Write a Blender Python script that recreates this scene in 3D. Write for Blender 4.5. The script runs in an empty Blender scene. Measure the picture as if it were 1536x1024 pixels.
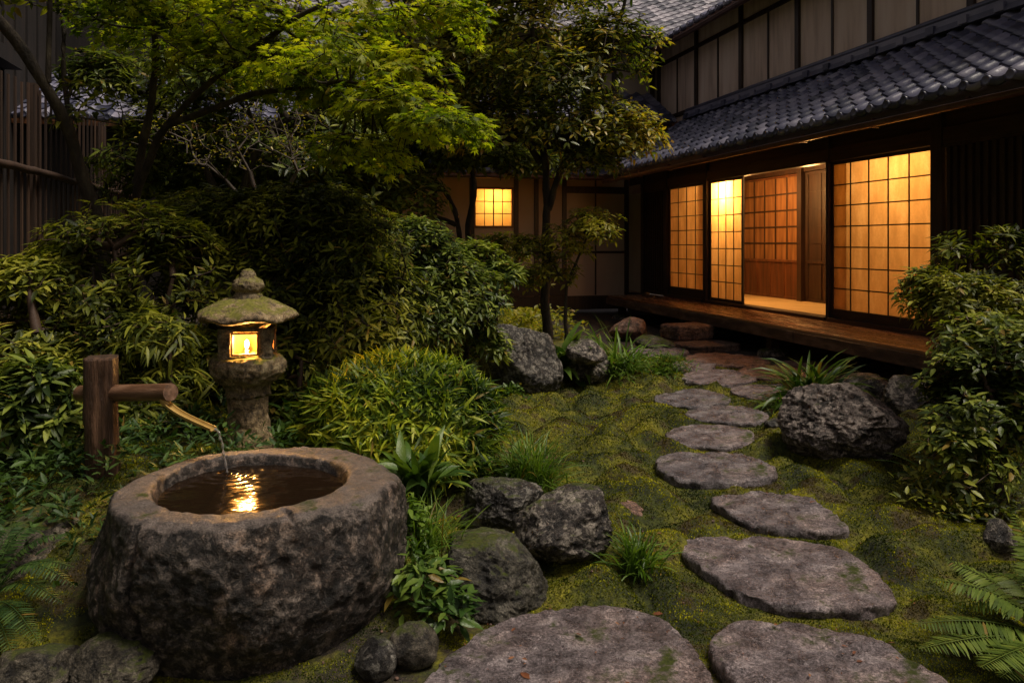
import bpy, bmesh, math, random
import numpy as np
from mathutils import Vector

sc = bpy.context.scene
R = math.radians
rng = np.random.default_rng(7)
random.seed(7)

# ------------------------------------------------------------------ camera
F = 1150.0; HZ = 365.0; EYE = 1.5
cam = bpy.data.cameras.new('camera'); camo = bpy.data.objects.new('camera', cam)
sc.collection.objects.link(camo); sc.camera = camo
cam.sensor_width = 36; cam.lens = F/1536*36
cam.shift_y = -(512-HZ)/1536
cam.clip_start = 0.05; cam.clip_end = 300
camo.location = (0, 0, EYE); camo.rotation_euler = (R(90), 0, 0)
# ------------------------------------------------------------------ world, sun, exposure
SUN_EL, SUN_AZ = R(66), R(102)
w = bpy.data.worlds.new('World'); sc.world = w; w.use_nodes = True
nt = w.node_tree; bg = nt.nodes['Background']
sky = nt.nodes.new('ShaderNodeTexSky'); sky.sky_type = 'NISHITA'; sky.sun_disc = False
sky.sun_elevation = SUN_EL; sky.sun_rotation = SUN_AZ; sky.dust_density = 4; sky.air_density = 1.5
hs = nt.nodes.new('ShaderNodeHueSaturation'); hs.inputs['Saturation'].default_value = 0.22   # overcast evening
nt.links.new(sky.outputs[0], hs.inputs['Color']); 
tn = nt.nodes.new('ShaderNodeMix'); tn.data_type = 'RGBA'; tn.blend_type = 'MULTIPLY'; tn.inputs[0].default_value = 1   # lilac dusk cloud
tn.inputs[7].default_value = (1.0, .88, .88, 1); nt.links.new(hs.outputs[0], tn.inputs[6]); nt.links.new(tn.outputs[2], bg.inputs[0])
bg.inputs[1].default_value = 0.055
sl = bpy.data.lights.new('sun', 'SUN'); sl.energy = 3.2; sl.angle = R(20); sl.color = (1, .89, .74)
so = bpy.data.objects.new('sun', sl); sc.collection.objects.link(so)
sd = Vector((math.sin(SUN_AZ)*math.cos(SUN_EL), math.cos(SUN_AZ)*math.cos(SUN_EL), math.sin(SUN_EL)))
so.rotation_euler = sd.to_track_quat('Z', 'Y').to_euler()
sc.view_settings.view_transform = 'Standard'; sc.view_settings.look = 'None'
sc.view_settings.exposure = -0.05; sc.view_settings.gamma = 1
sc.cycles.max_bounces = 6; sc.cycles.diffuse_bounces = 3; sc.cycles.glossy_bounces = 3
sc.cycles.transmission_bounces = 4; sc.cycles.transparent_max_bounces = 4
sc.cycles.sample_clamp_indirect = 2.0; sc.cycles.caustics_reflective = False; sc.cycles.caustics_refractive = False
sc.cycles.use_denoising = True

# ------------------------------------------------------------------ helpers
ANG = R(14.3); CA, SA = math.cos(ANG), math.sin(ANG)
def L(v, u, z=0.0):
    """house coordinates (v to the right of the facade line, u along it) -> world"""
    return np.array([v*CA - u*SA, v*SA + u*CA, z])
def at(px, py, D):
    return np.array([(px-768)/F*D, D, EYE-(py-HZ)/F*D])
def gp(px, py, z=0.0):
    D = F*(EYE-z)/(py-HZ); return np.array([(px-768)/F*D, D, z])

def _h(i, j, k, s):
    h = (i.astype(np.int64)*374761393 + j.astype(np.int64)*668265263 + k.astype(np.int64)*2147483647 + s*974711) & 0xffffffff
    h = ((h ^ (h >> 13))*1274126177) & 0xffffffff
    h = h ^ (h >> 16)
    return (h & 0xffff)/65535.0
def vnoise(p, s=0):
    p = np.asarray(p, float); f = np.floor(p); t = p-f; t = t*t*(3-2*t); i = f.astype(np.int64)
    r = 0
    for a in (0, 1):
        for b in (0, 1):
            for c in (0, 1):
                wt = (t[:, 0] if a else 1-t[:, 0])*(t[:, 1] if b else 1-t[:, 1])*(t[:, 2] if c else 1-t[:, 2])
                r = r + wt*_h(i[:, 0]+a, i[:, 1]+b, i[:, 2]+c, s)
    return r
def fbm(p, o=4, s=0, g=.5):
    r = 0; a = 1; n = 0; p = np.asarray(p, float)
    for k in range(o):
        r = r + a*(vnoise(p, s+k)-.5); n += a; a *= g; p = p*2.03+11.7
    return r/n*2
def sstep(a, b, x):
    t = np.clip((x-a)/(b-a), 0, 1); return t*t*(3-2*t)
def nrm(a):
    return a/np.maximum(np.linalg.norm(a, axis=-1, keepdims=True), 1e-9)

class MB:
    def __init__(s): s.v = []; s.f = []; s.n = 0
    def add(s, v, faces):
        v = np.asarray(v, float).reshape(-1, 3)
        if isinstance(faces, np.ndarray): s.f.append(faces+s.n)
        else:
            by = {}
            for f in faces: by.setdefault(len(f), []).append(f)
            for k, l in by.items(): s.f.append(np.array(l, int)+s.n)
        s.v.append(v); s.n += len(v)
    def box(s, x0, x1, y0, y1, z0, z1):
        v = [(x, y, z) for x in (x0, x1) for y in (y0, y1) for z in (z0, z1)]
        s.add(v, [(0, 1, 3, 2), (4, 6, 7, 5), (0, 4, 5, 1), (2, 3, 7, 6), (0, 2, 6, 4), (1, 5, 7, 3)])
    def tube(s, pts, rad, n=8, cap=True):
        pts = np.asarray(pts, float); m = len(pts); rad = np.broadcast_to(rad, (m,))
        tg = nrm(np.gradient(pts, axis=0)); ref = np.array([0, 0, 1.]) if abs(tg[0][2]) < .9 else np.array([1., 0, 0])
        a = nrm(np.cross(tg, ref)); b = np.cross(tg, a)
        th = np.arange(n)/n*2*math.pi
        v = pts[:, None]+rad[:, None, None]*(np.cos(th)[None, :, None]*a[:, None]+np.sin(th)[None, :, None]*b[:, None])
        i = np.arange(m-1)[:, None]*n; j = np.arange(n)[None]; k = (j+1) % n
        f = np.stack([i+j, i+k, i+n+k, i+n+j], -1).reshape(-1, 4)
        s.add(v, f)
        if cap:
            s.add(v[0], [tuple(range(n))]); s.add(v[-1], [tuple(range(n))[::-1]])
    def grid(s, P, wrap=False):
        m, n = P.shape[:2]
        i = np.arange(m-1)[:, None]*n; j = np.arange(n if wrap else n-1)[None]; k = (j+1) % n
        s.add(P.reshape(-1, 3), np.stack([i+j, i+k, i+n+k, i+n+j], -1).reshape(-1, 4))
    def build(s, name, mat, parent=None, smooth=False, loc=None, bevel=0):
        me = bpy.data.meshes.new(name)
        v = np.concatenate(s.v); me.vertices.add(len(v)); me.vertices.foreach_set('co', v.ravel())
        tot = np.concatenate([np.full(len(f), f.shape[1]) for f in s.f]); idx = np.concatenate([f.ravel() for f in s.f])
        me.loops.add(len(idx)); me.loops.foreach_set('vertex_index', idx.astype(np.int32))
        me.polygons.add(len(tot)); st = np.concatenate([[0], np.cumsum(tot)[:-1]])
        me.polygons.foreach_set('loop_start', st.astype(np.int32)); me.polygons.foreach_set('loop_total', tot.astype(np.int32))
        me.polygons.foreach_set('use_smooth', np.full(len(tot), bool(smooth)))
        me.update(calc_edges=True); me.validate()
        me.materials.append(mat)
        o = bpy.data.objects.new(name, me); sc.collection.objects.link(o)
        if parent is not None: o.parent = parent
        if loc is not None: o.location = loc
        if bevel:
            m = o.modifiers.new('bevel', 'BEVEL'); m.width = bevel; m.segments = 2; m.limit_method = 'ANGLE'
        return o
def tag(o, label=None, cat=None, group=None, kind=None):
    for k, x in (('label', label), ('category', cat), ('group', group), ('kind', kind)):
        if x: o[k] = x
    return o
def empty(name, loc=(0, 0, 0), rz=0):
    o = bpy.data.objects.new(name, None); sc.collection.objects.link(o)
    o.location = loc; o.rotation_euler = (0, 0, rz); o.empty_display_size = .2; return o
def copy_tree(o, parent=None):
    c = o.copy(); sc.collection.objects.link(c)
    if parent: c.parent = parent
    for ch in list(o.children): copy_tree(ch, c)
    return c
def light(name, loc, watts, col, rad=.05, parent=None):
    l = bpy.data.lights.new(name, 'POINT'); l.energy = watts; l.color = col; l.shadow_soft_size = rad
    o = bpy.data.objects.new(name, l); sc.collection.objects.link(o); o.location = loc
    if parent: o.parent = parent
    return o

# ------------------------------------------------------------------ materials
def ramp(nt, fac, cols, pos=None):
    r = nt.nodes.new('ShaderNodeValToRGB'); e = r.color_ramp.elements
    n = len(cols)
    for i in range(n-2): e.new(.5)
    for i, c in enumerate(cols):
        e[i].position = pos[i] if pos else .25+.5*i/max(1, n-1)
    for i, c in enumerate(cols): e[i].color = (*c, 1)
    nt.links.new(fac, r.inputs[0]); return r.outputs[0]
def math_n(nt, op, a, b=None, clamp=False):
    m = nt.nodes.new('ShaderNodeMath'); m.operation = op; m.use_clamp = clamp
    for i, x in enumerate((a, b)):
        if x is None: continue
        if isinstance(x, (int, float)): m.inputs[i].default_value = x
        else: nt.links.new(x, m.inputs[i])
    return m.outputs[0]
def mixc(nt, fac, a, b, mode='MIX'):
    m = nt.nodes.new('ShaderNodeMix'); m.data_type = 'RGBA'; m.blend_type = mode
    for s, x in ((m.inputs[0], fac), (m.inputs[6], a), (m.inputs[7], b)):
        if isinstance(x, (int, float)): s.default_value = x
        elif isinstance(x, tuple): s.default_value = (*x, 1)
        else: nt.links.new(x, s)
    return m.outputs[2]
def noise(nt, vec, scale, detail=5, rough=.55, dist=0):
    n = nt.nodes.new('ShaderNodeTexNoise'); n.inputs['Scale'].default_value = scale
    n.inputs['Detail'].default_value = detail; n.inputs['Roughness'].default_value = rough; n.inputs['Distortion'].default_value = dist
    nt.links.new(vec, n.inputs['Vector']); return n.outputs['Fac']
def newmat(name):
    m = bpy.data.materials.new(name); m.use_nodes = True; nt = m.node_tree
    b = nt.nodes['Principled BSDF']; tc = nt.nodes.new('ShaderNodeTexCoord'); return m, nt, b, tc.outputs['Object']
def bump(nt, b, h, dist, strength=1.0, chain=None):
    n = nt.nodes.new('ShaderNodeBump'); n.inputs['Distance'].default_value = dist; n.inputs['Strength'].default_value = strength
    nt.links.new(h, n.inputs['Height'])
    if chain is not None: nt.links.new(chain, n.inputs['Normal'])
    nt.links.new(n.outputs[0], b.inputs['Normal']); return n.outputs[0]
def simple(name, cols, scale=4, rough=.6, bs=40, bd=.002, isl=0, stretch=(1, 1, 1), spec=.5, detail=6, metal=0, rv=.15):
    m, nt, b, vec = newmat(name)
    mp = nt.nodes.new('ShaderNodeMapping'); mp.inputs['Scale'].default_value = stretch
    nt.links.new(vec, mp.inputs[0]); vec = mp.outputs[0]
    f = noise(nt, vec, scale, detail)
    if isl:
        g = nt.nodes.new('ShaderNodeNewGeometry')
        r = math_n(nt, 'MULTIPLY', g.outputs['Random Per Island'], isl); f2 = math_n(nt, 'MULTIPLY', f, 1-isl)
        f = math_n(nt, 'ADD', r, f2)
    nt.links.new(ramp(nt, f, cols), b.inputs['Base Color'])
    f3 = noise(nt, vec, scale*3.1, 4)
    nt.links.new(math_n(nt, 'ADD', math_n(nt, 'MULTIPLY', f3, rv*2), rough-rv, True), b.inputs['Roughness'])
    b.inputs['Specular IOR Level'].default_value = spec; b.inputs['Metallic'].default_value = metal
    bump(nt, b, noise(nt, vec, bs, 6, .6), bd)
    return m
def leafmat(name, cols, trans=.3, rough=.42, clump=1.6, spec=.25, isl=.5, brown=None):
    m, nt, b, vec = newmat(name)
    g = nt.nodes.new('ShaderNodeNewGeometry')
    f = noise(nt, g.outputs['Position'], clump, 4)
    f = math_n(nt, 'ADD', math_n(nt, 'MULTIPLY', f, 2.4), -.7, True)
    f = math_n(nt, 'ADD', math_n(nt, 'MULTIPLY', g.outputs['Random Per Island'], isl), math_n(nt, 'MULTIPLY', f, 1-isl))
    c = ramp(nt, f, cols)
    if brown: c = mixc(nt, ramp(nt, noise(nt, g.outputs['Position'], 3.1, 6, .7), [(0, 0, 0), (.85, .85, .85)], [.53, .6]), c, brown)
    old = math_n(nt, 'GREATER_THAN', g.outputs['Random Per Island'], .972)
    c = mixc(nt, math_n(nt, 'MULTIPLY', old, .8), c, (.26, .15, .035))
    fine = noise(nt, g.outputs['Position'], 90, 3)
    c = mixc(nt, math_n(nt, 'MULTIPLY', fine, .5), c, mixc(nt, 1.0, c, (.45, .45, .4), 'MULTIPLY'))
    nt.links.new(c, b.inputs['Base Color']); b.inputs['Roughness'].default_value = rough
    b.inputs['Specular IOR Level'].default_value = spec
    bump(nt, b, fine, .002)
    t = nt.nodes.new('ShaderNodeBsdfTranslucent'); nt.links.new(mixc(nt, 1.0, c, (1.5, 1.6, .6), 'MULTIPLY'), t.inputs[0])
    mx = nt.nodes.new('ShaderNodeMixShader'); mx.inputs[0].default_value = trans
    nt.links.new(b.outputs[0], mx.inputs[1]); nt.links.new(t.outputs[0], mx.inputs[2])
    nt.links.new(mx.outputs[0], nt.nodes['Material Output'].inputs[0])
    return m
def stone(name, dark, mid, pale, moss=0.5, lich=.5, sc_=1.0, rough=.55, mosscol=((.035, .05, .006), (.10, .12, .012)), warm=None, bd=.012, pale_top=None):
    m, nt, b, vec = newmat(name)
    g = nt.nodes.new('ShaderNodeNewGeometry')
    n1 = noise(nt, vec, 6*sc_, 12, .72, .3); n2 = noise(nt, vec, 62*sc_, 8, .8); n4 = noise(nt, vec, 190, 3, .7); n3 = noise(nt, vec, 2.2*sc_, 5)
    c = ramp(nt, n1, [dark, mid, mid, pale], [.43, .485, .53, .60])
    c = mixc(nt, .92, c, ramp(nt, n2, [(.3, .3, .3), (.9, .9, .9), (1.8, 1.8, 1.8)], [.41, .5, .60]), 'MULTIPLY')
    c = mixc(nt, .6, c, ramp(nt, n4, [(.35, .35, .35), (1, 1, 1), (1.6, 1.6, 1.6)], [.38, .5, .62]), 'MULTIPLY')
    if warm: c = mixc(nt, ramp(nt, n3, [(0, 0, 0), (.8, .8, .8)], [.45, .65]), c, mixc(nt, 1.0, c, warm, 'MULTIPLY'))
    li = noise(nt, vec, 13*sc_, 12, .8, .6)
    lm = ramp(nt, li, [(0, 0, 0), (lich, lich, lich)], [.53, .565])
    c = mixc(nt, lm, c, pale)
    oi = nt.nodes.new('ShaderNodeObjectInfo')
    c = mixc(nt, 1.0, c, ramp(nt, oi.outputs['Random'], [(.78, .80, .80), (1.05, 1, .96), (1.22, 1.15, 1.12)], [0, .5, 1]), 'MULTIPLY')
    if pale_top:  # paler tone on upward faces, broken up by noise
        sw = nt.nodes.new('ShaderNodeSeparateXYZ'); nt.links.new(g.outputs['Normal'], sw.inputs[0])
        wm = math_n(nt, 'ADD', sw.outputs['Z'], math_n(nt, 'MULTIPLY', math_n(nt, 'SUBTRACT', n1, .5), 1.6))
        c = mixc(nt, ramp(nt, wm, [(0, 0, 0), (.8, .8, .8)], [.55, .95]), c, mixc(nt, .7, pale_top, ramp(nt, n4, [(.4, .4, .4), (1, 1, 1), (1.7, 1.7, 1.7)], [.4, .5, .6]), 'MULTIPLY'))
    rough_n = ramp(nt, noise(nt, vec, 7*sc_, 6, .6), [(rough-.2,)*3, (rough+.15,)*3], [.42, .58])
    if moss > 0:
        sep = nt.nodes.new('ShaderNodeSeparateXYZ'); nt.links.new(g.outputs['Normal'], sep.inputs[0])
        mm = math_n(nt, 'ADD', math_n(nt, 'MULTIPLY', sep.outputs['Z'], .35), noise(nt, vec, 3.4*sc_, 8, .7))
        mf = ramp(nt, mm, [(0, 0, 0), (1, 1, 1)], [max(0, 1.0-moss*.5), max(.05, 1.12-moss*.5)])
        c = mixc(nt, mf, c, ramp(nt, noise(nt, vec, 60, 5, .7), list(mosscol), [.35, .65]))
        rr = mixc(nt, mf, rough_n, (.95,)*3); nt.links.new(rr, b.inputs['Roughness'])
    else: nt.links.new(rough_n, b.inputs['Roughness'])
    nt.links.new(c, b.inputs['Base Color'])
    b1 = bump(nt, b, n2, bd*1.0); b2 = bump(nt, b, n1, bd*2.6, 1, b1)
    bump(nt, b, n4, bd*.35, 1, b2)
    return m

WOODD = simple('dark_wood', [(.016, .009, .006), (.035, .02, .013), (.06, .035, .022)], 3, .5, 30, .002, stretch=(6, 6, .7))
BLACKW = simple('charred_wood', [(.006, .0045, .004), (.014, .01, .008), (.026, .018, .014)], 3, .7, 30, .002, stretch=(6, 6, .7))
WOODH = simple('dark_beam_wood', [(.016, .009, .006), (.038, .021, .013), (.065, .037, .022)], 3, .45, 30, .002, stretch=(8, .6, 8))
WOODM = simple('interior_wood', [(.12, .045, .018), (.2, .08, .03), (.28, .12, .045)], 3, .45, 30, .001, stretch=(8, 8, .7))
DECK = simple('veranda_boards', [(.06, .03, .015), (.21, .105, .05), (.44, .24, .12)], 2.4, .26, 26, .002, stretch=(9, .55, 9), isl=.35)
EDGE = simple('veranda_edge_wood', [(.03, .018, .012), (.09, .05, .03), (.2, .12, .08)], 4, .6, 30, .004, stretch=(3, 1, 3))
PLASTER = simple('plaster', [(.34, .27, .2), (.42, .34, .26), (.5, .42, .33)], 1.2, .85, 40, .001, stretch=(1, 1, .6))
PLASTERB = simple('brown_plaster', [(.42, .29, .2), (.52, .38, .28), (.6, .45, .34)], 1.2, .85, 40, .001, stretch=(1, 1, .6))
BOARD = simple('pale_wall_board', [(.42, .29, .22), (.76, .58, .46), (.88, .72, .6)], 1.6, .75, 30, .001, stretch=(1.5, 3, .35))
TATAMI = simple('straw_mat', [(.5, .36, .17), (.62, .46, .24)], 3, .6, 80, .001)
FENCEW = simple('fence_wood', [(.022, .013, .009), (.05, .028, .018), (.10, .056, .034)], 3, .6, 40, .003, stretch=(6, 6, .5), isl=.4)
LOGW = simple('weathered_log', [(.018, .01, .006), (.07, .035, .018), (.24, .13, .075)], 5, .45, 30, .012, stretch=(7, 7, .6))
LOGX = simple('spout_log_wood', [(.04, .02, .012), (.17, .085, .045), (.36, .21, .13)], 5, .38, 40, .005, stretch=(1.0, 9, 9))
BAMBOO = simple('bamboo', [(.3, .19, .05), (.45, .3, .09), (.55, .38, .13)], 8, .3, 30, .001)
BARK = simple('bark', [(.012, .009, .006), (.04, .028, .018), (.10, .08, .045)], 14, .8, 40, .02, stretch=(1, 1, .4))
TWIG = simple('twigs', [(.035, .02, .012), (.09, .05, .03)], 9, .7, 50, .002)
TWIGP = simple('pale_twigs', [(.05, .038, .03), (.12, .09, .07)], 9, .7, 50, .002)
TILE = simple('roof_tiles', [(.033, .036, .06), (.07, .074, .12), (.12, .12, .18), (.24, .23, .29)], 3, .36, 30, .002, isl=.5, rv=.12)
TILEP = simple('pale_roof_tiles', [(.12, .12, .14), (.26, .25, .28), (.45, .42, .45)], 3, .34, 30, .002, isl=.6, rv=.14)
COPPER = simple('gutter_metal', [(.05, .025, .018), (.10, .05, .035), (.14, .08, .06)], 5, .35, 20, .001, metal=.5)
SOIL = simple('soil', [(.012, .008, .006), (.03, .02, .014)], 8, .85, 60, .01)

m, nt_, b, vec = newmat('shoji_paper'); PAPER = m
mp_ = nt_.nodes.new('ShaderNodeMapping'); mp_.inputs['Scale'].default_value = (1, 2.4, .8); nt_.links.new(vec, mp_.inputs[0])
pf = math_n(nt_, 'ADD', math_n(nt_, 'MULTIPLY', noise(nt_, mp_.outputs[0], 2.2, 4, .6), .7), math_n(nt_, 'MULTIPLY', noise(nt_, vec, 40, 6, .8), .3))
c = ramp(nt_, pf, [(.60, .40, .18), (.74, .51, .24), (.86, .64, .34)], [.36, .5, .62])
t = nt_.nodes.new('ShaderNodeBsdfTranslucent'); nt_.links.new(c, t.inputs[0])
nt_.links.new(c, b.inputs['Base Color']); b.inputs['Roughness'].default_value = .9
mx = nt_.nodes.new('ShaderNodeMixShader'); mx.inputs[0].default_value = .75
nt_.links.new(b.outputs[0], mx.inputs[1]); nt_.links.new(t.outputs[0], mx.inputs[2]); nt_.links.new(mx.outputs[0], nt_.nodes['Material Output'].inputs[0])
def emis(name, col, s):
    m, nt, b, vec = newmat(name); b.inputs['Base Color'].default_value = (*col, 1)
    b.inputs['Emission Color'].default_value = (*col, 1); b.inputs['Emission Strength'].default_value = s; return m
LINING = simple('lining_paper', [(.42, .24, .06), (.62, .38, .11)], 9, .8)
FLAME = emis('flame', (1, .62, .2), 22); BULB = emis('lamp_glow', (1, .50, .15), 1450)

LF_DARK = leafmat('dark_evergreen_leaf', [(.024, .036, .007), (.10, .125, .016), (.26, .28, .03), (.48, .46, .06)])
LF_BLUE = leafmat('bluish_green_leaf', [(.022, .042, .010), (.10, .145, .026), (.23, .29, .045), (.42, .46, .08)], .25, .38)
LF_YG = leafmat('yellow_green_bush_leaf', [(.03, .065, .01), (.12, .19, .016), (.30, .39, .028), (.58, .58, .045)], .3, .42)
LF_MAPLE = leafmat('maple_leaf', [(.09, .14, .01), (.23, .30, .015), (.41, .45, .02), (.58, .56, .03)], .5, .5, 1.1)
LF_BROWN = leafmat('bronze_leaf', [(.05, .08, .012), (.18, .22, .022), (.38, .37, .035), (.6, .42, .04)], .4, .34, 1.0, .6)
LF_OLIVE = leafmat('olive_leaf', [(.035, .055, .012), (.10, .14, .024), (.24, .28, .04), (.38, .4, .06)], .3, .36, 1.2)
LF_WARM = leafmat('warm_small_leaf', [(.12, .14, .02), (.28, .28, .03), (.45, .38, .05)], .45, .4, 2)
LF_GRASS = leafmat('grass_blade', [(.05, .10, .012), (.10, .19, .022), (.19, .29, .04)], .3, .36, 5)
LF_STRAP = leafmat('strap_leaf', [(.035, .08, .016), (.085, .155, .026), (.18, .26, .042)], .25, .32, 5)
LF_FERN = leafmat('fern_leaf', [(.02, .05, .013), (.05, .1, .025), (.09, .16, .035)], .25, .45, 5)
LF_FERNY = leafmat('yellow_fern_leaf', [(.06, .10, .015), (.12, .18, .025), (.2, .26, .04)], .25, .42, 5)
MOSS = leafmat('moss_tuft', [(.014, .026, .003), (.06, .085, .006), (.25, .26, .01), (.58, .54, .02)], .2, .8, 3.2, .15, isl=.35, brown=(.085, .055, .018))
LITTER = leafmat('fallen_leaf', [(.08, .03, .015), (.2, .07, .03), (.3, .14, .06)], .1, .6, 9)

ST_PATH = stone('path_stone', (.11, .094, .10), (.21, .182, .194), (.40, .355, .37), moss=.16, lich=.3, sc_=1.6, rough=.40, warm=(1.05, .92, .82), bd=.018)
ST_PATHR = stone('reddish_path_stone', (.1, .06, .045), (.24, .14, .10), (.36, .24, .19), moss=.1, lich=.2, sc_=1.2, rough=.5)
ST_BASIN = stone('basin_stone', (.008, .007, .006), (.04, .034, .029), (.28, .24, .205), moss=.2, lich=.55, sc_=2.3, rough=.48, warm=(1.15, .9, .72), bd=.014, pale_top=(.24, .195, .17))
ST_LANT = stone('lantern_stone', (.07, .05, .025), (.22, .16, .08), (.40, .32, .18), moss=.62, lich=.5, sc_=3, rough=.75, mosscol=((.10, .10, .014), (.27, .25, .04)), bd=.006)
ST_ROCK = stone('dark_garden_rock', (.010, .008, .007), (.05, .042, .036), (.36, .33, .28), moss=.42, lich=.75, sc_=2, rough=.5)
ST_LAVA = stone('rough_lava_rock', (.015, .012, .01), (.11, .09, .08), (.42, .37, .33), moss=.2, lich=.95, sc_=2.0, rough=.55, bd=.02)
ST_MOSSY = stone('mossy_rock', (.02, .017, .013), (.08, .07, .05), (.25, .22, .17), moss=.5, lich=.5, sc_=2, rough=.55)
ST_STEP = stone('step_stone', (.06, .035, .028), (.2, .12, .085), (.34, .22, .16), moss=.1, lich=.2, sc_=1.4, rough=.55)

# ground material: moss over dark soil
m, nt_, b, vec = newmat('moss_ground'); GROUND = m
n1 = noise(nt_, vec, 1.1, 8, .65); n2 = noise(nt_, vec, 45, 6, .7); n3 = noise(nt_, vec, 130, 4, .7)
mossc = ramp(nt_, noise(nt_, vec, 2.4, 7, .7), [(.014, .02, .003), (.045, .056, .005), (.12, .12, .006), (.2, .18, .008)], [.38, .46, .54, .62])
mossc = mixc(nt_, ramp(nt_, noise(nt_, vec, 3.1, 6, .7), [(0, 0, 0), (.85, .85, .85)], [.53, .6]), mossc, (.06, .04, .015))
mossc = mixc(nt_, .8, mossc, ramp(nt_, n2, [(.3, .3, .3), (1.6, 1.6, 1.6)], [.38, .62]), 'MULTIPLY')
soilc = ramp(nt_, n3, [(.01, .007, .005), (.03, .02, .014), (.10, .07, .05)], [.38, .52, .64])
at_ = nt_.nodes.new('ShaderNodeAttribute'); at_.attribute_name = 'moss'
fac = ramp(nt_, math_n(nt_, 'ADD', at_.outputs['Fac'], math_n(nt_, 'MULTIPLY', noise(nt_, vec, 9, 7, .7), .6)), [(0, 0, 0), (1, 1, 1)], [.72, .84])
nt_.links.new(mixc(nt_, fac, soilc, mossc), b.inputs['Base Color']); b.inputs['Roughness'].default_value = .9
b1 = bump(nt_, b, n2, .02); bump(nt_, b, n3, .006, 1, b1)

# ------------------------------------------------------------------ ground
STONES = [  # outline in photo pixels projected on the ground, top height
 ('s1', [(560,1085),(625,1024),(665,980),(735,935),(800,915),(870,903),(940,905),(1000,925),(1030,950),(1055,985),(1078,1035),(1085,1090),(1000,1150),(750,1150)], .06, 'large foreground stepping stone at bottom centre, cut by the picture edge'),
 ('s2', [(1070,940),(1090,930),(1140,928),(1230,938),(1310,955),(1370,985),(1440,1030),(1490,1090),(1300,1120),(1150,1100),(1100,1020)], .06, 'foreground stepping stone at bottom right, beside the fern'),
 ('s3', [(1010,812),(1040,803),(1100,800),(1190,808),(1270,822),(1300,840),(1330,870),(1352,900),(1335,912),(1270,914),(1180,911),(1120,896),(1070,866),(1040,846)], .052, 'widest grey stepping stone with chipped front edge in the moss'),
 ('s4', [(1065,745),(1100,738),(1160,736),(1210,742),(1240,762),(1265,780),(1282,796),(1270,799),(1200,795),(1130,786),(1090,768)], .045, 'pointed half-oval stepping stone just past the widest one'),
 ('s5', [(985,685),(1000,678),(1050,676),(1110,678),(1150,690),(1168,710),(1165,716),(1130,721),(1080,724),(1010,717),(985,703)], .048, 'thick blocky stepping stone in the middle of the path'),
 ('s6', [(998,655),(1015,640),(1040,635),(1100,639),(1130,645),(1133,655),(1120,670),(1060,670),(1000,663)], .045, 'small squarish stepping stone behind the thick blocky one'),
 ('s7', [(1025,620),(1040,612),(1090,607),(1130,611),(1155,628),(1145,633),(1080,633),(1045,629)], .038, 'narrow stepping stone left of the strap-leaved plant'),
 ('s8', [(980,600),(1010,587),(1050,582),(1090,592),(1097,600),(1080,605),(1015,609)], .038, 'leaf-shaped stepping stone furthest left on the bend'),
 ('s9', [(1095,585),(1120,576),(1165,574),(1200,588),(1190,602),(1145,603),(1120,595)], .038, 'stepping stone half hidden under the strap-leaved plant'),
 ('s10', [(1025,560),(1045,553),(1090,553),(1135,567),(1120,574),(1075,578)], .038, 'pale pointed flagstone at the near end of the paving'),
]
STONES2 = [
 ([(1110,552),(1175,547),(1215,556),(1180,568),(1135,566)], 'flat reddish flagstone below the veranda, nearest the strap-leaved plant'),
 ([(1008,547),(1058,540),(1072,548),(1030,554)], 'small mauve flagstone touching the low ground cover'),
 ([(1026,535),(1060,528),(1120,532),(1160,543),(1115,549),(1070,547)], 'long rust-red flagstone in front of the stepping block'),
 ([(960,520),(1000,515),(1030,524),(1010,532),(970,532)], 'dull flagstone behind the yellow-green blades'),
 ([(1160,545),(1215,540),(1260,552),(1220,556)], 'narrow flagstone lying along the veranda'),
]
def shrink(P, k=.94, b=.012):
    c = P.mean(0); return c+(P-c)*[.97, k]+[0, b]
POLY = [(shrink(np.array([gp(x, y, z)[:2] for x, y in pl])), z) for _, pl, z, _ in STONES]
POLY2 = [(shrink(np.array([gp(x, y, .04)[:2] for x, y in pl])), .04) for pl, _ in STONES2]
def gbase(x, y):
    v = x*CA + y*SA
    a = sstep(.5, -.6, v)*sstep(2.5, 3.7, y)
    z = .42*a
    p = np.stack([x*2.7, y*2.7, 0*x], -1).reshape(-1, 3)
    bil = np.abs(fbm(p, 2, 3)).reshape(x.shape)
    bump_ = .23*np.power(np.clip(bil, 0, 1), .8)-.06
    p2 = np.stack([x*5, y*4, 0*x], -1).reshape(-1, 3)
    bump_ = bump_ + .035*np.power(np.abs(fbm(p2, 2, 9)).reshape(x.shape), .7)
    near = np.ones_like(z)
    for P, tz in POLY+POLY2:
        c = P.mean(0); d = P-c; r = np.abs(d).max(0)*1.05
        q = np.sqrt(((x-c[0])/r[0])**2+((y-c[1])/r[1])**2)
        near = near*sstep(.85, 1.3, q)
    mask = sstep(-.4, .6, v)*sstep(2.2, 3.0, y)*(1-sstep(9, 10.5, y))
    z = z + np.clip(bump_*mask, -.02, .2)*(.12+.88*near)
    z = z + .02*fbm(p*2, 3, 21).reshape(x.shape)*(1-mask)
    return z, v
def G(x, y): return float(gbase(np.array([float(x)]), np.array([float(y)]))[0][0])
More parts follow.
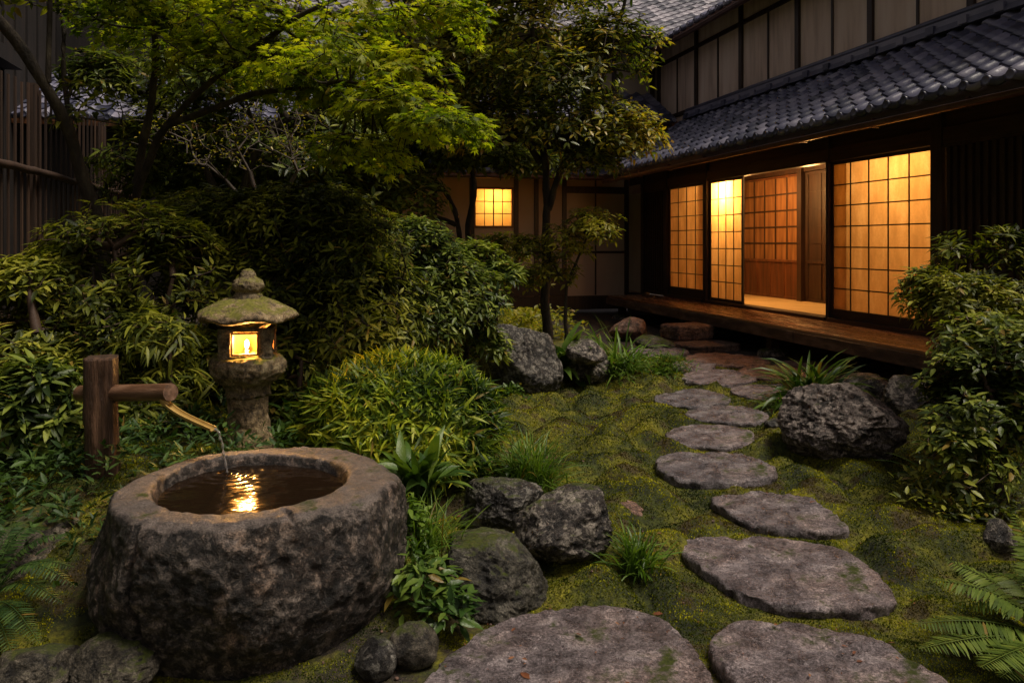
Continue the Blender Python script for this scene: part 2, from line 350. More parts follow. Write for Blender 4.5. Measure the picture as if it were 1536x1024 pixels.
def mossmask(x, y):
    v = x*CA+y*SA
    px = 768+F*x/y; py = HZ+F*1.45/y
    m = .56+0*x
    m = m+.45*sstep(.5, 1.1, v)*(1-sstep(3.9, 4.9, v-.0*y))*sstep(2.15, 2.8, y)
    m = m-.08*(1-sstep(2.6, 3.3, y))+.2*sstep(2.2, 2.6, v)*(1-sstep(4.4, 4.9, v))*(1-sstep(3.2, 3.6, y))
    m = m-.5*sstep(9.6, 10.6, y) - .4*sstep(4.9, 5.4, v)
    m = m+.1*sstep(0, -.6, v)
    return np.clip(m, 0, 1)
xs = np.unique(np.concatenate([np.linspace(-60, -5, 14), np.arange(-5, -1.6, .08), np.arange(-1.6, 4.6, .028), np.arange(4.6, 7, .1), np.linspace(7, 60, 14)]))
ys = np.unique(np.concatenate([np.linspace(-30, 1.4, 10), np.arange(1.4, 7, .028), np.arange(7, 11, .06), np.arange(11, 20, .3), np.linspace(20, 120, 14)]))
X, Y = np.meshgrid(xs, ys, indexing='ij'); Z, _v = gbase(X, Y)
mb = MB(); mb.grid(np.stack([X, Y, Z], -1)); gnd = mb.build('ground', GROUND, smooth=True); tag(gnd, kind='structure')
a = gnd.data.attributes.new('moss', 'FLOAT', 'POINT'); a.data.foreach_set('value', mossmask(X, Y).ravel().astype(np.float32))

# moss tufts standing on it
def moss_tufts(N):
    y = 2.3*np.exp(rng.random(N)*math.log(11/2.3)); px = rng.uniform(-60, 1620, N); x = (px-768)/F*y
    v = x*CA+y*SA
    mm = mossmask(x, y)+.6*(fbm(np.stack([x*9, y*9, 0*x], -1), 3, 5)*.5+.5)
    ok = (mm > .8) & (v < 5.2) & (rng.random(N) < 1)
    for P, tz in POLY+POLY2:
        c = P.mean(0); d = P-c
        ang = np.arctan2(d[:, 1], d[:, 0]); o = np.argsort(ang); rr = np.hypot(d[:, 0], d[:, 1])[o]
        a_ = np.arctan2(y-c[1], x-c[0]); r_ = np.interp(a_, ang[o], rr, period=2*math.pi)
        ok &= np.hypot(x-c[0], y-c[1]) > r_*.97
    x, y = x[ok], y[ok]; n = len(x); z = gbase(x, y)[0]
    s = (.0042+.0013*y)*rng.uniform(.6, 1.5, n)
    th = rng.random(n)*2*math.pi; ti = rng.normal(0, .5, (n, 2))
    a = np.stack([np.cos(th), np.sin(th), 0*th], -1); up = nrm(np.stack([ti[:, 0], ti[:, 1], np.ones(n)], -1))
    P = np.stack([x, y, z-.002], -1); s = s[:, None]
    V = np.stack([P-a*s*.42, P+a*s*.42, P+up*s*.85], 1)
    mb = MB(); mb.add(V, np.arange(n*3).reshape(n, 3))
    return tag(mb.build('moss', MOSS), 'yellow-green moss carpet growing around the stepping stones', 'moss', kind='stuff')
moss_tufts(800000)

# ------------------------------------------------------------------ stepping stones
def flat_stone(P, top, thick, name, label, mat, group, nm=.5):
    c = P.mean(0); d = P-c; ang = np.arctan2(d[:, 1], d[:, 0]); o = np.argsort(ang); ang = ang[o]; rr = np.hypot(*d.T)[o]
    n = 260; th = np.linspace(-math.pi, math.pi, n, endpoint=False); r = np.interp(th, ang, rr, period=2*math.pi)
    k = np.hanning(7); k /= k.sum(); r = np.convolve(np.concatenate([r[-3:], r, r[:3]]), k, 'valid')
    size = r.mean()
    e = np.stack([np.cos(th)*3+c[0]*7, np.sin(th)*3+c[1]*5, 0*th], -1)
    r = r*(1+.05*fbm(e*2.3, 6, 7, .65))
    rings = []
    prof = [(q, 0.) for q in np.linspace(.0, .965, 60)]+[(.978, -.003), (.988, -.009), (.996, -.02), (1., -.04), (.995, -.06), (.98, -.085), (.97, -thick)]
    for q, dz in prof:
        x = c[0]+np.cos(th)*r*q; y = c[1]+np.sin(th)*r*q
        rings.append(np.stack([x, y, top+np.full(n, dz)], -1))
    V = np.stack(rings)
    f = V.reshape(-1, 3)
    nz = .004*fbm(f*[4, 4, 4], 3, 31)+.012*fbm(f*[18, 30, 18], 4, 37)*(.5+.8*vnoise(f*4, 3))
    ch = np.clip(fbm(f*9, 3, 77), 0, 1)*.035        # flaked hollows towards the rim
    q = np.repeat([p[0] for p in prof], n)
    f[:, 2] += nz - ch*sstep(.6, 1, q)
    side = sstep(.96, 1, q); dd = f[:, :2]-c
    f[:, :2] += dd*(side*.06*fbm(f*[14, 14, 30], 3, 51))[:, None]
    mb = MB(); V = f.reshape(V.shape); V = V-[c[0], c[1], 0]
    mb.grid(V, wrap=True)
    o = mb.build(name, mat, smooth=True, loc=(c[0], c[1], 0)); tag(o, label, 'stone', group)
    return o
for (k, pl, z, lab), (P, tz) in zip(STONES, POLY):
    flat_stone(P, z, .13, 'stepping_stone', lab, ST_PATH, 'stepping stones across the moss')
for i, ((pl, lab), (P, tz)) in enumerate(zip(STONES2, POLY2)):
    flat_stone(P, tz, .1, 'paving_stone', lab, ST_PATHR if i in (0, 2, 4) else ST_PATH, 'flagstones in front of the veranda')

# ------------------------------------------------------------------ rocks
def ico(sub):
    bm = bmesh.new(); bmesh.ops.create_icosphere(bm, subdivisions=sub, radius=1)
    v = np.array([x.co[:] for x in bm.verts]); f = np.array([[x.index for x in p.verts] for p in bm.faces]); bm.free(); return v, f
ICO = {k: ico(k) for k in (4, 5, 6, 7)}
def rock(loc, size, label, mat, seed=0, sub=6, shear=(0, 0), cuts=9, rough=.10, rz=0, name='garden_rock', group='garden rocks', hf=.035, sharp=.75, lump=.22, buried=.15):
    v, f = ICO[sub]; v = v.copy(); r = np.random.default_rng(seed+100)
    v *= (1+lump*fbm(v*1.3+seed*3.1, 3, seed))[:, None]
    for _ in range(cuts):
        n = nrm(r.normal(size=3)); n[2] = abs(n[2])*.9-.1; n = nrm(n); c = r.uniform(.55, .85)
        d = v@n-c; v -= np.clip(d, 0, None)[:, None]*n*sharp
    nn = nrm(v)
    v += nn*(rough*fbm(v*2.4+seed, 5, seed+5)+hf*(1-2*np.abs(fbm(v*7+seed, 4, seed+9)))*1.0+hf*.5*fbm(v*22, 3, seed+2))[:, None]
    mn, mx = v.min(0), v.max(0); v = (v-(mn+mx)/2)/(mx-mn)*np.array([size[0], size[1], size[2]*(1+buried)])
    v[:, 2] += size[2]*(1+buried)/2-size[2]*buried
    h = v[:, 2]/size[2]
    v[:, 0] += shear[0]*h*size[0]; v[:, 1] += shear[1]*h*size[1]
    mb = MB(); mb.add(v, f)
    o = mb.build(name, mat, smooth=True, loc=loc); o.rotation_euler[2] = rz
    return tag(o, label, 'rock', group)
def rk(px, py, w, h, label, mat, depth=.9, z=None, **k):
    """base centre at ground pixel (px, py); w,h in photo pixels"""
    p = gp(px, py, 0 if z is None else z); D = p[1]; W = w*D/F; H = h*D/F
    p = p + np.array([0, W*depth*.35, 0])
    if z is None: p[2] = max(-.02, min(.03, G(p[0], p[1])))
    return rock(tuple(p), (W, W*depth, H), label, mat, **k)
rk(790, 596, 135, 108, 'tall grey boulder with sloping right face beside the round leafy bush', ST_ROCK, seed=3, shear=(-.22, 0), cuts=7, lump=.1, sharp=.8, depth=.8)
rk(886, 580, 68, 46, 'round dark rock, lower of the stacked pair under the hosta', ST_ROCK, seed=5, cuts=3, lump=.08)
p_ = gp(882, 590, 0); rock((p_[0]+.0, p_[1]+.22, .26), (.43, .4, .26), 'round dark rock, upper of the stacked pair under the hosta', ST_ROCK, 6, 5, cuts=3, lump=.1, buried=.02)
rk(1292, 703, 196, 114, 'big craggy lichen-spotted rock at the right of the path', ST_LAVA, seed=8, sub=7, cuts=10, hf=.036, rough=.15, lump=.25, shear=(-.05, 0))
rk(1312, 610, 85, 46, 'smooth brown rock behind the craggy one under the veranda', ST_ROCK, seed=11, cuts=3)
rk(1378, 632, 90, 66, 'grey rock half hidden by the right shrub, behind the craggy one', ST_ROCK, seed=12, cuts=4)
rk(752, 806, 130, 76, 'grey rock leaning on the dark rock, below the yellow-green bush', ST_ROCK, seed=15, cuts=13, sharp=.9, lump=.12)
rk(840, 856, 158, 106, 'black and pale mottled rock beside the small grass tuft', ST_ROCK, seed=17, cuts=14, hf=.04, sharp=.9, lump=.12, shear=(.08, 0))
rk(745, 925, 172, 112, 'flat-topped mossy rock wedged between the basin and the foreground stone', ST_MOSSY, seed=21, cuts=14, sharp=.9, lump=.12, shear=(-.12, .1), depth=1.1)
rk(560, 1022, 66, 56, 'small round black stone at the foot of the basin, left of its twin', ST_ROCK, seed=23, sub=5, cuts=1, lump=.07, hf=.01)
rk(617, 1008, 78, 62, 'small round mossy stone at the foot of the basin, right of its twin', ST_MOSSY, seed=24, sub=5, cuts=1, lump=.07, hf=.01)
rk(150, 1050, 150, 74, 'low moss-covered rock at the lower left corner in front of the basin', ST_MOSSY, seed=27, cuts=3)
rk(30, 1055, 130, 66, 'dark low stone in the bottom left corner under the ferns', ST_MOSSY, seed=28, sub=5, cuts=3)
rock((-2.08, 3.35, .02), (.85, .75, .34), 'wide moss-covered mound rock beside the wooden spout post', ST_MOSSY, 29, 6, cuts=2, lump=.12, buried=.3)
rk(1162, 650, 26, 16, 'fist-sized loose stone right of the path', ST_ROCK, seed=31, sub=5, cuts=5)
rk(935, 783, 70, 28, 'pale flat stone showing through the moss beside the mottled rock', ST_PATHR, seed=33, sub=5, cuts=4, z=-.02, depth=.7)
rk(945, 512, 60, 34, 'brown rounded rock behind the yellow-green blades', ST_STEP, seed=35, sub=5, cuts=4)
rk(985, 526, 62, 22, 'mossy low rock left of the stepping block', ST_MOSSY, seed=36, sub=5, cuts=3)
rk(1510, 842, 52, 48, 'dark upright stone behind the fern at the right edge', ST_ROCK, seed=38, sub=5, cuts=5)

def block(cx, cy, z0, sx, sy, sz, rz, label, mat, name='step_block', seed=1, cat='step'):
    v, f = ICO[6]; v = v.copy()
    p = 7.; v = v/np.power((np.abs(v)**p).sum(1, keepdims=True), 1/p)
    v += nrm(v)*(.05*fbm(v*1.7+seed, 3, seed)+.035*fbm(v*6+seed, 4, seed+3))[:, None]
    v = v*np.array([sx/2, sy/2, sz/2]); v[:, 2] += sz/2
    mb = MB(); mb.add(v, f); o = mb.build(name, mat, smooth=True, loc=(cx, cy, z0)); o.rotation_euler[2] = rz
    return tag(o, label, cat, 'stone steps up to the veranda')
p_ = gp(1036, 514, 0.06); block(p_[0], p_[1]+.25, .08, .68, .5, .23, ANG+.1, 'thick squared brown stone step under the veranda edge', ST_STEP, seed=4)
p_ = gp(1066, 527, 0.0); block(p_[0], p_[1]+.22, -.03, .85, .55, .13, ANG+.05, 'low flat stone slab in front of the squared step', ST_STEP, seed=9)
p_ = gp(1078, 505, 0.0); block(p_[0]+.1, p_[1]+.1, -.02, .5, .4, .3, ANG, 'grey stone block tucked beneath the veranda behind the squared step', ST_ROCK, seed=12)

# ------------------------------------------------------------------ stone basin
BC = np.array([-1.02, 3.09]); BZ = .55
def smooth_prof(pts, n):
    pts = np.array(pts, float); t = np.concatenate([[0], np.cumsum(np.hypot(*np.diff(pts, axis=0).T))]); tt = np.linspace(0, t[-1], n)
    q = np.stack([np.interp(tt, t, pts[:, i]) for i in (0, 1)], -1)
    k = np.hanning(7); k /= k.sum()
    q2 = np.stack([np.convolve(np.pad(q[:, i], 3, 'edge'), k, 'valid') for i in (0, 1)], -1); q2[0] = q[0]; q2[-1] = q[-1]
    return q2
prof = smooth_prof([(0.001, .30), (.28, .31), (.345, .38), (.362, .50), (.372, .540), (.39, .552), (.50, .550), (.545, .532), (.575, .48), (.60, .41), (.598, .30), (.555, .14), (.48, -.0), (.42, -.08)], 230)
nth = 420; th = np.arange(nth)/nth*2*math.pi
prof[:, 0] *= 1-.045*sstep(.42, .56, prof[:, 0]); Rr, Zz = prof[:, 0][:, None], prof[:, 1][:, None]
inner = 1-sstep(.37, .47, Rr)
out_shape = 1+.045*np.cos(2*th-.5)+.03*np.cos(3*th+1.0)+.02*np.cos(5*th+.4)
in_shape = 1+.03*np.cos(2*th+1.2)+.02*np.cos(3*th-.7)
shape = inner*in_shape[None]+(1-inner)*out_shape[None]
rad = Rr*shape
V = np.stack([rad*np.cos(th)[None]-.03*inner, rad*np.sin(th)[None]*(1.04-.0*inner), Zz+0*rad], -1)
f = V.reshape(-1, 3)
outw = np.repeat(sstep(.47, .57, prof[:, 0]), nth); radial = nrm(f*[1, 1, 0])
for n_, c_ in (((.5, -.86, .12), .555), ((-.15, -.98, .1), .60), ((.97, -.2, .15), .60), ((-.75, -.6, .3), .62), ((.1, -.75, .65), .74), ((-.9, .1, .35), .66)):
    n_ = nrm(np.array(n_)); d = f@n_-c_; f -= np.clip(d, 0, None)[:, None]*n_*.8*outw[:, None]
amp = .012+.02*outw
f += radial*(amp*fbm(f*4, 5, 41))[:, None]*np.repeat(sstep(.25, .4, prof[:, 0]), nth)[:, None]
f += radial*(outw*(.010*(1-2*np.abs(fbm(f*[9, 9, 7], 4, 44)))+.012*fbm(f*30, 3, 46)))[:, None]
f[:, 2] += np.repeat(sstep(.2, .38, prof[:, 0]), nth)*(.008*fbm(f*5, 4, 47)+.008*fbm(f*26, 3, 48))
crk = np.exp(-((np.abs((np.arctan2(f[:, 1], f[:, 0])+1.02+.05*fbm(f*12, 2, 4))))/.02)**2)*sstep(.38, .42, np.hypot(f[:, 0], f[:, 1]))*(1-.6*outw)
crk2 = np.exp(-((np.abs((np.arctan2(f[:, 1], f[:, 0])+2.05+.06*fbm(f*9, 2, 8))))/.022)**2)*outw
f[:, 2] -= .018*crk; f -= radial*(.03*crk2)[:, None]
mb = MB(); mb.grid(f.reshape(V.shape), wrap=True)
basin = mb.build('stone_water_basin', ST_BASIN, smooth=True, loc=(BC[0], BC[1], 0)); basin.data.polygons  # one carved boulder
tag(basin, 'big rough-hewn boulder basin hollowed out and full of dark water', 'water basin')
# water surface with ripples round the falling stream
WAT, nt_, b, vec = newmat('dark_water'); b.inputs['Base Color'].default_value = (.012, .007, .004, 1)
b.inputs['Roughness'].default_value = .1; b.inputs['IOR'].default_value = 1.33; b.inputs['Specular IOR Level'].default_value = .12
WZ = .503; SP = at(341, 716, 3.33)[:2]-BC
nr = 150; rr = np.linspace(0.001, 1, nr)[:, None]; rim = .352*in_shape
x = rr*(rim*np.cos(th))[None]-.03; y = rr*(rim*np.sin(th))[None]*1.04
d = np.hypot(x-SP[0], y-SP[1]); zz = .0034*np.cos(d*120)*np.exp(-d*11)+.0004*np.sin(d*60+1)*np.exp(-d*3)
q = np.stack([x, y, 0*x], -1).reshape(-1, 3); zz = zz+.0030*fbm(q*[11, 17, 1], 3, 61).reshape(x.shape)
mb = MB(); mb.grid(np.stack([x, y, zz], -1), wrap=True)
tag(mb.build('basin_water', WAT, smooth=True, loc=(BC[0], BC[1], WZ)), 'dark rippled water filling the hollow of the boulder basin', 'water')
# stream
STREAM, nt_, b, vec = newmat('running_water'); b.inputs['Base Color'].default_value = (1, .93, .85, 1)
b.inputs['Roughness'].default_value = .05; b.inputs['Transmission Weight'].default_value = .85; b.inputs['IOR'].default_value = 1.33
tip = at(322, 643, 3.33); end = np.array([BC[0]+SP[0], BC[1]+SP[1], WZ-.005])
t_ = np.linspace(0, 1, 26)[:, None]; pts = tip+np.concatenate([(end-tip)[None, :2]*np.power(t_, .75), (end-tip)[None, 2:]*t_**1.5], 1)
wob = np.stack([fbm(np.stack([t_[:, 0]*9, 0*t_[:, 0], 0*t_[:, 0]+k], -1), 2, 5)*.003 for k in (1, 4, 7)], -1)
mb = MB(); mb.tube(pts+wob, .0065*(1-.3*t_[:, 0])+.002*np.sin(t_[:, 0]*40), 8)
tag(mb.build('water_stream', STREAM, smooth=True), 'thin stream of water falling from the bamboo spout into the basin', 'water stream')

# ------------------------------------------------------------------ bamboo water spout
pb = at(153, 712, 3.62); post_top = at(153, 536, 3.62)[2]
sp = empty('water_spout', tuple(pb)); tag(sp, 'wooden post with cross log and bamboo channel feeding the basin', 'water spout')
h = post_top-pb[2]
nz_, na = 60, 48; zz = np.linspace(-.12, h, nz_); a_ = np.arange(na)/na*2*math.pi
sq = .07/np.power(np.abs(np.cos(a_))**5+np.abs(np.sin(a_))**5, 1/5)
P = np.stack([np.broadcast_to(sq*np.cos(a_+.35), (nz_, na)), np.broadcast_to(sq*np.sin(a_+.35), (nz_, na)), np.broadcast_to(zz[:, None], (nz_, na))], -1)
f = P.reshape(-1, 3); f += nrm(f*[1, 1, 0])*(.012*fbm(f*[26, 26, 3], 4, 3)+.006*fbm(f*[60, 60, 9], 2, 5))[:, None]; P = f.reshape(P.shape)
top = [P[-1]*[s_, s_, 0]+np.array([0, 0, h+.004+.004*(1-s_)]) for s_ in (.93, .6, .3, .01)]
mb = MB(); mb.grid(np.concatenate([P, np.stack(top)]), wrap=True); mb.build('post', LOGW, sp, smooth=True)
l0, l1 = at(121, 590, 3.73)-pb, at(256, 588, 3.42)-pb; ax = nrm(l1-l0); ln = np.linalg.norm(l1-l0)
mb = MB(); tt = np.linspace(0, ln, 30); mb.tube(np.stack([tt, 0*tt, 0*tt], -1), .039+.002*np.sin(tt*30)*0, 28)
lo = mb.build('cross_log', LOGX, sp, smooth=False, loc=tuple(l0), bevel=.003); lo.rotation_euler = Vector(ax).to_track_quat('X', 'Z').to_euler()
for p in lo.data.polygons: p.use_smooth = len(p.vertices) == 4
c0 = at(249, 600, 3.43)-pb; c1 = tip+[-.006, 0, .006]-pb; tt = np.linspace(0, 1, 30)[:, None]; ctr = c0+(c1-c0)*tt
ctr[:, 2] += -.016*np.sin(np.power(tt[:, 0], .6)*math.pi)
side = nrm(np.cross(c1-c0, [0, 0, 1.])); upv = nrm(np.cross(side, c1-c0)); mb = MB()
aa = np.linspace(math.pi, 2*math.pi, 14)
for rr_ in (.021, .0165):
    mb.grid(ctr[:, None]+rr_*(np.cos(aa)[None, :, None]*side+np.sin(aa)[None, :, None]*upv))
for s_ in (0, -1):
    A = ctr[s_][None]+.021*(np.cos(aa)[:, None]*side+np.sin(aa)[:, None]*upv); B = ctr[s_][None]+.0165*(np.cos(aa)[:, None]*side+np.sin(aa)[:, None]*upv)
    mb.grid(np.stack([A, B]))
for k in (0, -1):
    e_ = np.cos(aa[k])*side+np.sin(aa[k])*upv; mb.grid(np.stack([ctr+.021*e_, ctr+.0165*e_]))
mb.build('bamboo_channel', BAMBOO, sp, smooth=True)
mb = MB(); mb.tube([c0+[-.012, .0, .03], c0+[-.006, 0, .0], c0+[.004, 0, -.022]], [.02, .022, .019], 14); mb.build('spout_joint', BAMBOO, sp, smooth=True)

# ------------------------------------------------------------------ stone lantern
lb = at(372, 664, 4.3); ln_ = empty('stone_lantern', tuple(lb)); tag(ln_, 'mossy stone lantern with a lit firebox behind the basin', 'stone lantern')
def zpx(y): return EYE-(y-HZ)*4.3/F-lb[2]
PXM = 4.3/F
def lathe(name, pts, mat, parent, n=96, m=60, sq=0, amp=.006, seed=0, hexa=0, hex_z=0):
    q = smooth_prof([(r*PXM, zpx(y)) for r, y in pts], m); a = np.arange(n)/n*2*math.pi
    rr = np.ones(n)
    if sq: rr = 1/np.power(np.abs(np.cos(a-.25))**sq+np.abs(np.sin(a-.25))**sq, 1/sq); rr = rr/rr.mean()
    if hexa: rr = rr*(1+hexa*np.cos(6*a+.6))
    V = np.stack([q[:, 0][:, None]*rr*np.cos(a), q[:, 0][:, None]*rr*np.sin(a), np.broadcast_to(q[:, 1][:, None], (m, n))], -1)
    f = V.reshape(-1, 3); rm = q[:, 0].max()
    if hex_z: f[:, 2] += np.tile(hex_z*np.cos(6*a+.6), m)*np.repeat((q[:, 0]/rm)**3, n)
    f += nrm(f-[0, 0, f[:, 2].mean()])*(amp*1.3*fbm(f*14+seed, 4, seed)+amp*1.5*fbm(f*55, 3, seed+4))[:, None]
    mb = MB(); mb.grid(f.reshape(V.shape), wrap=True); return mb.build(name, mat, parent, smooth=True)
lathe('finial', [(.1, 404), (7, 405), (11, 411), (12, 415), (19, 420), (23, 427), (22, 433), (17, 438), (20, 441), (23, 447), (20, 452)], ST_LANT, ln_, amp=.005, seed=2)
lathe('roof_cap', [(.5, 443), (22, 446), (38, 451), (55, 459), (68, 467), (73, 472), (72, 478), (64, 480), (48, 482), (38, 487), (36, 491), (0.5, 491)], ST_LANT, ln_, hexa=.05, hex_z=.012, amp=.006, seed=4, n=140)
lathe('platform', [(.5, 531), (42, 531), (50, 533), (55, 541), (55, 552), (51, 561), (42, 570), (33, 577), (31, 586), (35, 592), (.5, 593)], ST_LANT, ln_, hexa=.02, amp=.010, seed=6)
lathe('shaft', [(.5, 592), (30, 592), (29, 600), (29, 620), (31, 640), (35, 655), (38, 666), (36, 690), (.5, 692)], ST_LANT, ln_, amp=.008, seed=8)
# firebox: hollow rounded-square wall with four window openings
n, m_ = 192, 56; a = (np.arange(n)+.5)/n*2*math.pi; z0, z1 = zpx(533), zpx(489); rot = .20
sqr = .146/np.power(np.abs(np.cos(a))**7+np.abs(np.sin(a))**7, 1/7)
zz = np.linspace(z0, z1, m_); Vo = np.stack([np.broadcast_to(sqr*np.cos(a+rot), (m_, n)), np.broadcast_to(sqr*np.sin(a+rot), (m_, n)), np.broadcast_to(zz[:, None], (m_, n))], -1)
def jit(V, amp):
    f = V.reshape(-1, 3).copy(); f += nrm(f*[1, 1, 0])*(amp*fbm(f*18, 4, 71)+amp*.7*fbm(f*60, 2, 73))[:, None]; return f.reshape(V.shape)
Vi = Vo*[.76, .76, 1]; Vo = jit(Vo, .007)
WW, zw0, zw1 = .078, zpx(530), zpx(494)
def hole(i, j):
    aj = a[j]; zc = (zz[i]+zz[i+1])/2
    k = round(aj/(math.pi/2)); da = aj-k*math.pi/2
    return zw0 < zc < zw1 and abs(math.tan(da))*.146 < WW
H = np.array([[hole(i, j) for j in range(n)] for i in range(m_-1)])
mb = MB(); N = m_*n; allv = np.concatenate([Vo.reshape(-1, 3), Vi.reshape(-1, 3)]); fs = []
for i in range(m_-1):
    for j in range(n):
        k = (j+1) % n
        if not H[i, j]:
            fs.append((i*n+j, i*n+k, (i+1)*n+k, (i+1)*n+j)); fs.append((N+i*n+k, N+i*n+j, N+(i+1)*n+j, N+(i+1)*n+k))
            if H[i, k]: fs.append((i*n+k, N+i*n+k, N+(i+1)*n+k, (i+1)*n+k))
            if H[i, j-1]: fs.append((N+i*n+j, i*n+j, (i+1)*n+j, N+(i+1)*n+j))
            if i+1 < m_-1 and H[i+1, j]: fs.append(((i+1)*n+j, (i+1)*n+k, N+(i+1)*n+k, N+(i+1)*n+j))
            if i > 0 and H[i-1, j]: fs.append((i*n+k, i*n+j, N+i*n+j, N+i*n+k))
mb.add(allv, fs); mb.build('firebox', ST_LANT, ln_, smooth=False)
fr = MB()   # wooden window frame, front and sides
hw, t1 = .074, .011
zf0, zf1 = zw0+.003, zw1-.003
def rotp(p): return np.array([p[0]*math.cos(rot)-p[1]*math.sin(rot), p[0]*math.sin(rot)+p[1]*math.cos(rot), p[2]])
for sgn, axis in ((-1, 1), (1, 0)):
    for (x0, x1, za, zb) in ((-hw, -hw+t1, zf0, zf1), (hw-t1, hw, zf0, zf1), (-hw+t1, hw-t1, zf0, zf0+t1), (-hw+t1, hw-t1, zf1-t1, zf1)):
        b_ = MB(); q0, q1 = sorted((sgn*.118, sgn*.132))
        if axis == 1: b_.box(x0, x1, q0, q1, za, zb)
        else: b_.box(q0, q1, x0, x1, za, zb)
        vv = np.array([rotp(p) for p in b_.v[0]]); fr.add(vv, [tuple(map(int, r)) for r in b_.f[0]])
fr.build('window_frame', WOODM, ln_)
mb = MB(); mb.tube([(0, -.02, z0-.005), (0, -.02, z0+.036)], .011, 12); mb.build('candle', simple('wax', [(.6, .5, .3), (.7, .6, .4)]), ln_)
v, f = ICO[4]; mb = MB(); mb.add(v*[.013, .013, .026]+[0, -.02, z0+.066], f); mb.build('flame', FLAME, ln_, smooth=True)
aa = np.linspace(0, 2*math.pi, 49)[:-1]; q_ = .104/np.power(np.abs(np.cos(aa))**7+np.abs(np.sin(aa))**7, 1/7)
mb = MB(); mb.grid(np.stack([np.stack([q_[4:32]*np.cos(aa[4:32]+rot), q_[4:32]*np.sin(aa[4:32]+rot), np.full(28, z_)], -1) for z_ in (z0, z1)])); mb.build('paper_lining', LINING, ln_)
light('lantern_flame', (.012, -.062, z0+.088), 32.0, (1, .47, .11), .015, ln_).data.specular_factor = .1

# ------------------------------------------------------------------ main house (right)
V0, VW, VU = 5.72, 6.76, 7.3      # veranda edge, shoji plane, upper wall plane
ZD = .45
hs_ = empty('wooden_house', (0, 0, 0), ANG); tag(hs_, 'traditional wooden house on the right with tiled eave, veranda and glowing paper screens', 'house')
def each(name, mat, boxes, parent, bevel=0):
    for b_ in boxes: boxpart(name, mat, [b_], parent, bevel)
def boxpart(name, mat, boxes, parent, bevel=0, label=None):
    mb = MB()
    for b_ in boxes: mb.box(*b_)
    o = mb.build(name, mat, parent, bevel=bevel)
    if label: o['label'] = label
    return o
U0, U1 = 2.5, 15.9
# veranda
mb = MB(); nb = 7; bw = (VW-.06-V0)/nb
uu = [U0, 5.1, 8.3, 11.4, 14.6]
for i in range(nb):
    for a_, b_ in zip(uu[:-1], uu[1:]):
        o_ = (i % 2)*.0; dz = random.uniform(-.002, .002)
        mb.box(V0+i*bw+.005, V0+(i+1)*bw-.005, a_+.004, b_-.004, ZD-.035+dz, ZD+dz)
mb.build('veranda_deck', DECK, hs_, bevel=.003)
boxpart('veranda_edge_beam', EDGE, [(V0-.03, V0+.1, a_+.006, b_-.006, ZD-.175, ZD-.038) for a_, b_ in zip(uu[:-1], uu[1:])]+[(V0+.1, VW, 14.45, 14.6, ZD-.16, ZD-.04)], hs_, .006)
each('veranda_post', WOODD, [(V0+.12, V0+.24, u_, u_+.12, 0, ZD-.04) for u_ in (4, 6.5, 9, 11.5, 14.2)], hs_)
boxpart('foundation_wall', SOIL, [(VW-.05, VW+.1, U0, U1, -.1, ZD-.04)], hs_)
for u_ in (4, 6.5, 9, 11.5, 14.2):
    v, f = ICO[4]; mb = MB(); vv = v*(1+.1*fbm(v*2+u_, 3, 4))[:, None]*[.2, .2, .09]; mb.add(vv+[V0+.18, u_+.06, .02], f); mb.build('footing_stone', ST_ROCK, hs_, smooth=True)
# structure: posts and beams in the shoji plane
zt = 2.58
posts = [(3.0, .16), (5.55, .16), (7.12, .16), (9.0, .06), (12.38, .13), (13.98, .13), (15.1, .12)]
each('wall_post', WOODD, [(VW-.07, VW+.09, u_-w_/2, u_+w_/2, ZD-.04, 3.0) for u_, w_ in posts], hs_, .006)
boxpart('lintel_beam', WOODH, [(VW-.055, VW+.08, a_, b_, zt+.02, zt+.2) for a_, b_ in ((3.08, 5.47), (5.63, 7.04), (7.2, 8.97), (9.03, 12.31), (12.45, 13.91), (14.05, 15.04))], hs_, .005)
boxpart('upper_wall_board', WOODH, [(VW-.01, VW+.04, U0, U1, zt+.202, 3.42)], hs_)
boxpart('sill_track', WOODH, [(VW-.10, VW+.12, a_, b_, ZD-.02, ZD+.05) for a_, b_ in ((7.2, 8.97), (9.03, 12.31), (12.45, 13.91))], hs_, .004)
# slatted shutters
def slats(u0, u1, n_, z0, z1, parent, name, label):
    boxpart(name, WOODD, [(VW-.0, VW+.02, u0, u1, z0, z1)]+[(VW-.035, VW-.002, u0+(i+.25)*(u1-u0)/n_, u0+(i+.7)*(u1-u0)/n_, z0+.02, z1-.02) for i in range(n_)]+[(VW-.045, VW-.0, u0, u1, z0-.03, z0+.018), (VW-.045, VW-.0, u0, u1, z1-.018, z1+.02)], parent, 0, label)
slats(2.6, 5.45, 26, ZD+.05, zt, hs_, 'slatted_shutter', 'dark slatted shutter at the right end of the facade')
slats(5.65, 7.03, 14, ZD+.05, zt, hs_, 'slatted_shutter', 'dark slatted shutter right of the widest paper screen')
slats(14.06, 15.02, 9, ZD+.05, zt, hs_, 'slatted_shutter', 'dark slatted shutter at the far end of the facade')
boxpart('plaster_infill', PLASTER, [(VW-.01, VW+.03, 15.17, U1, ZD, zt)], hs_)
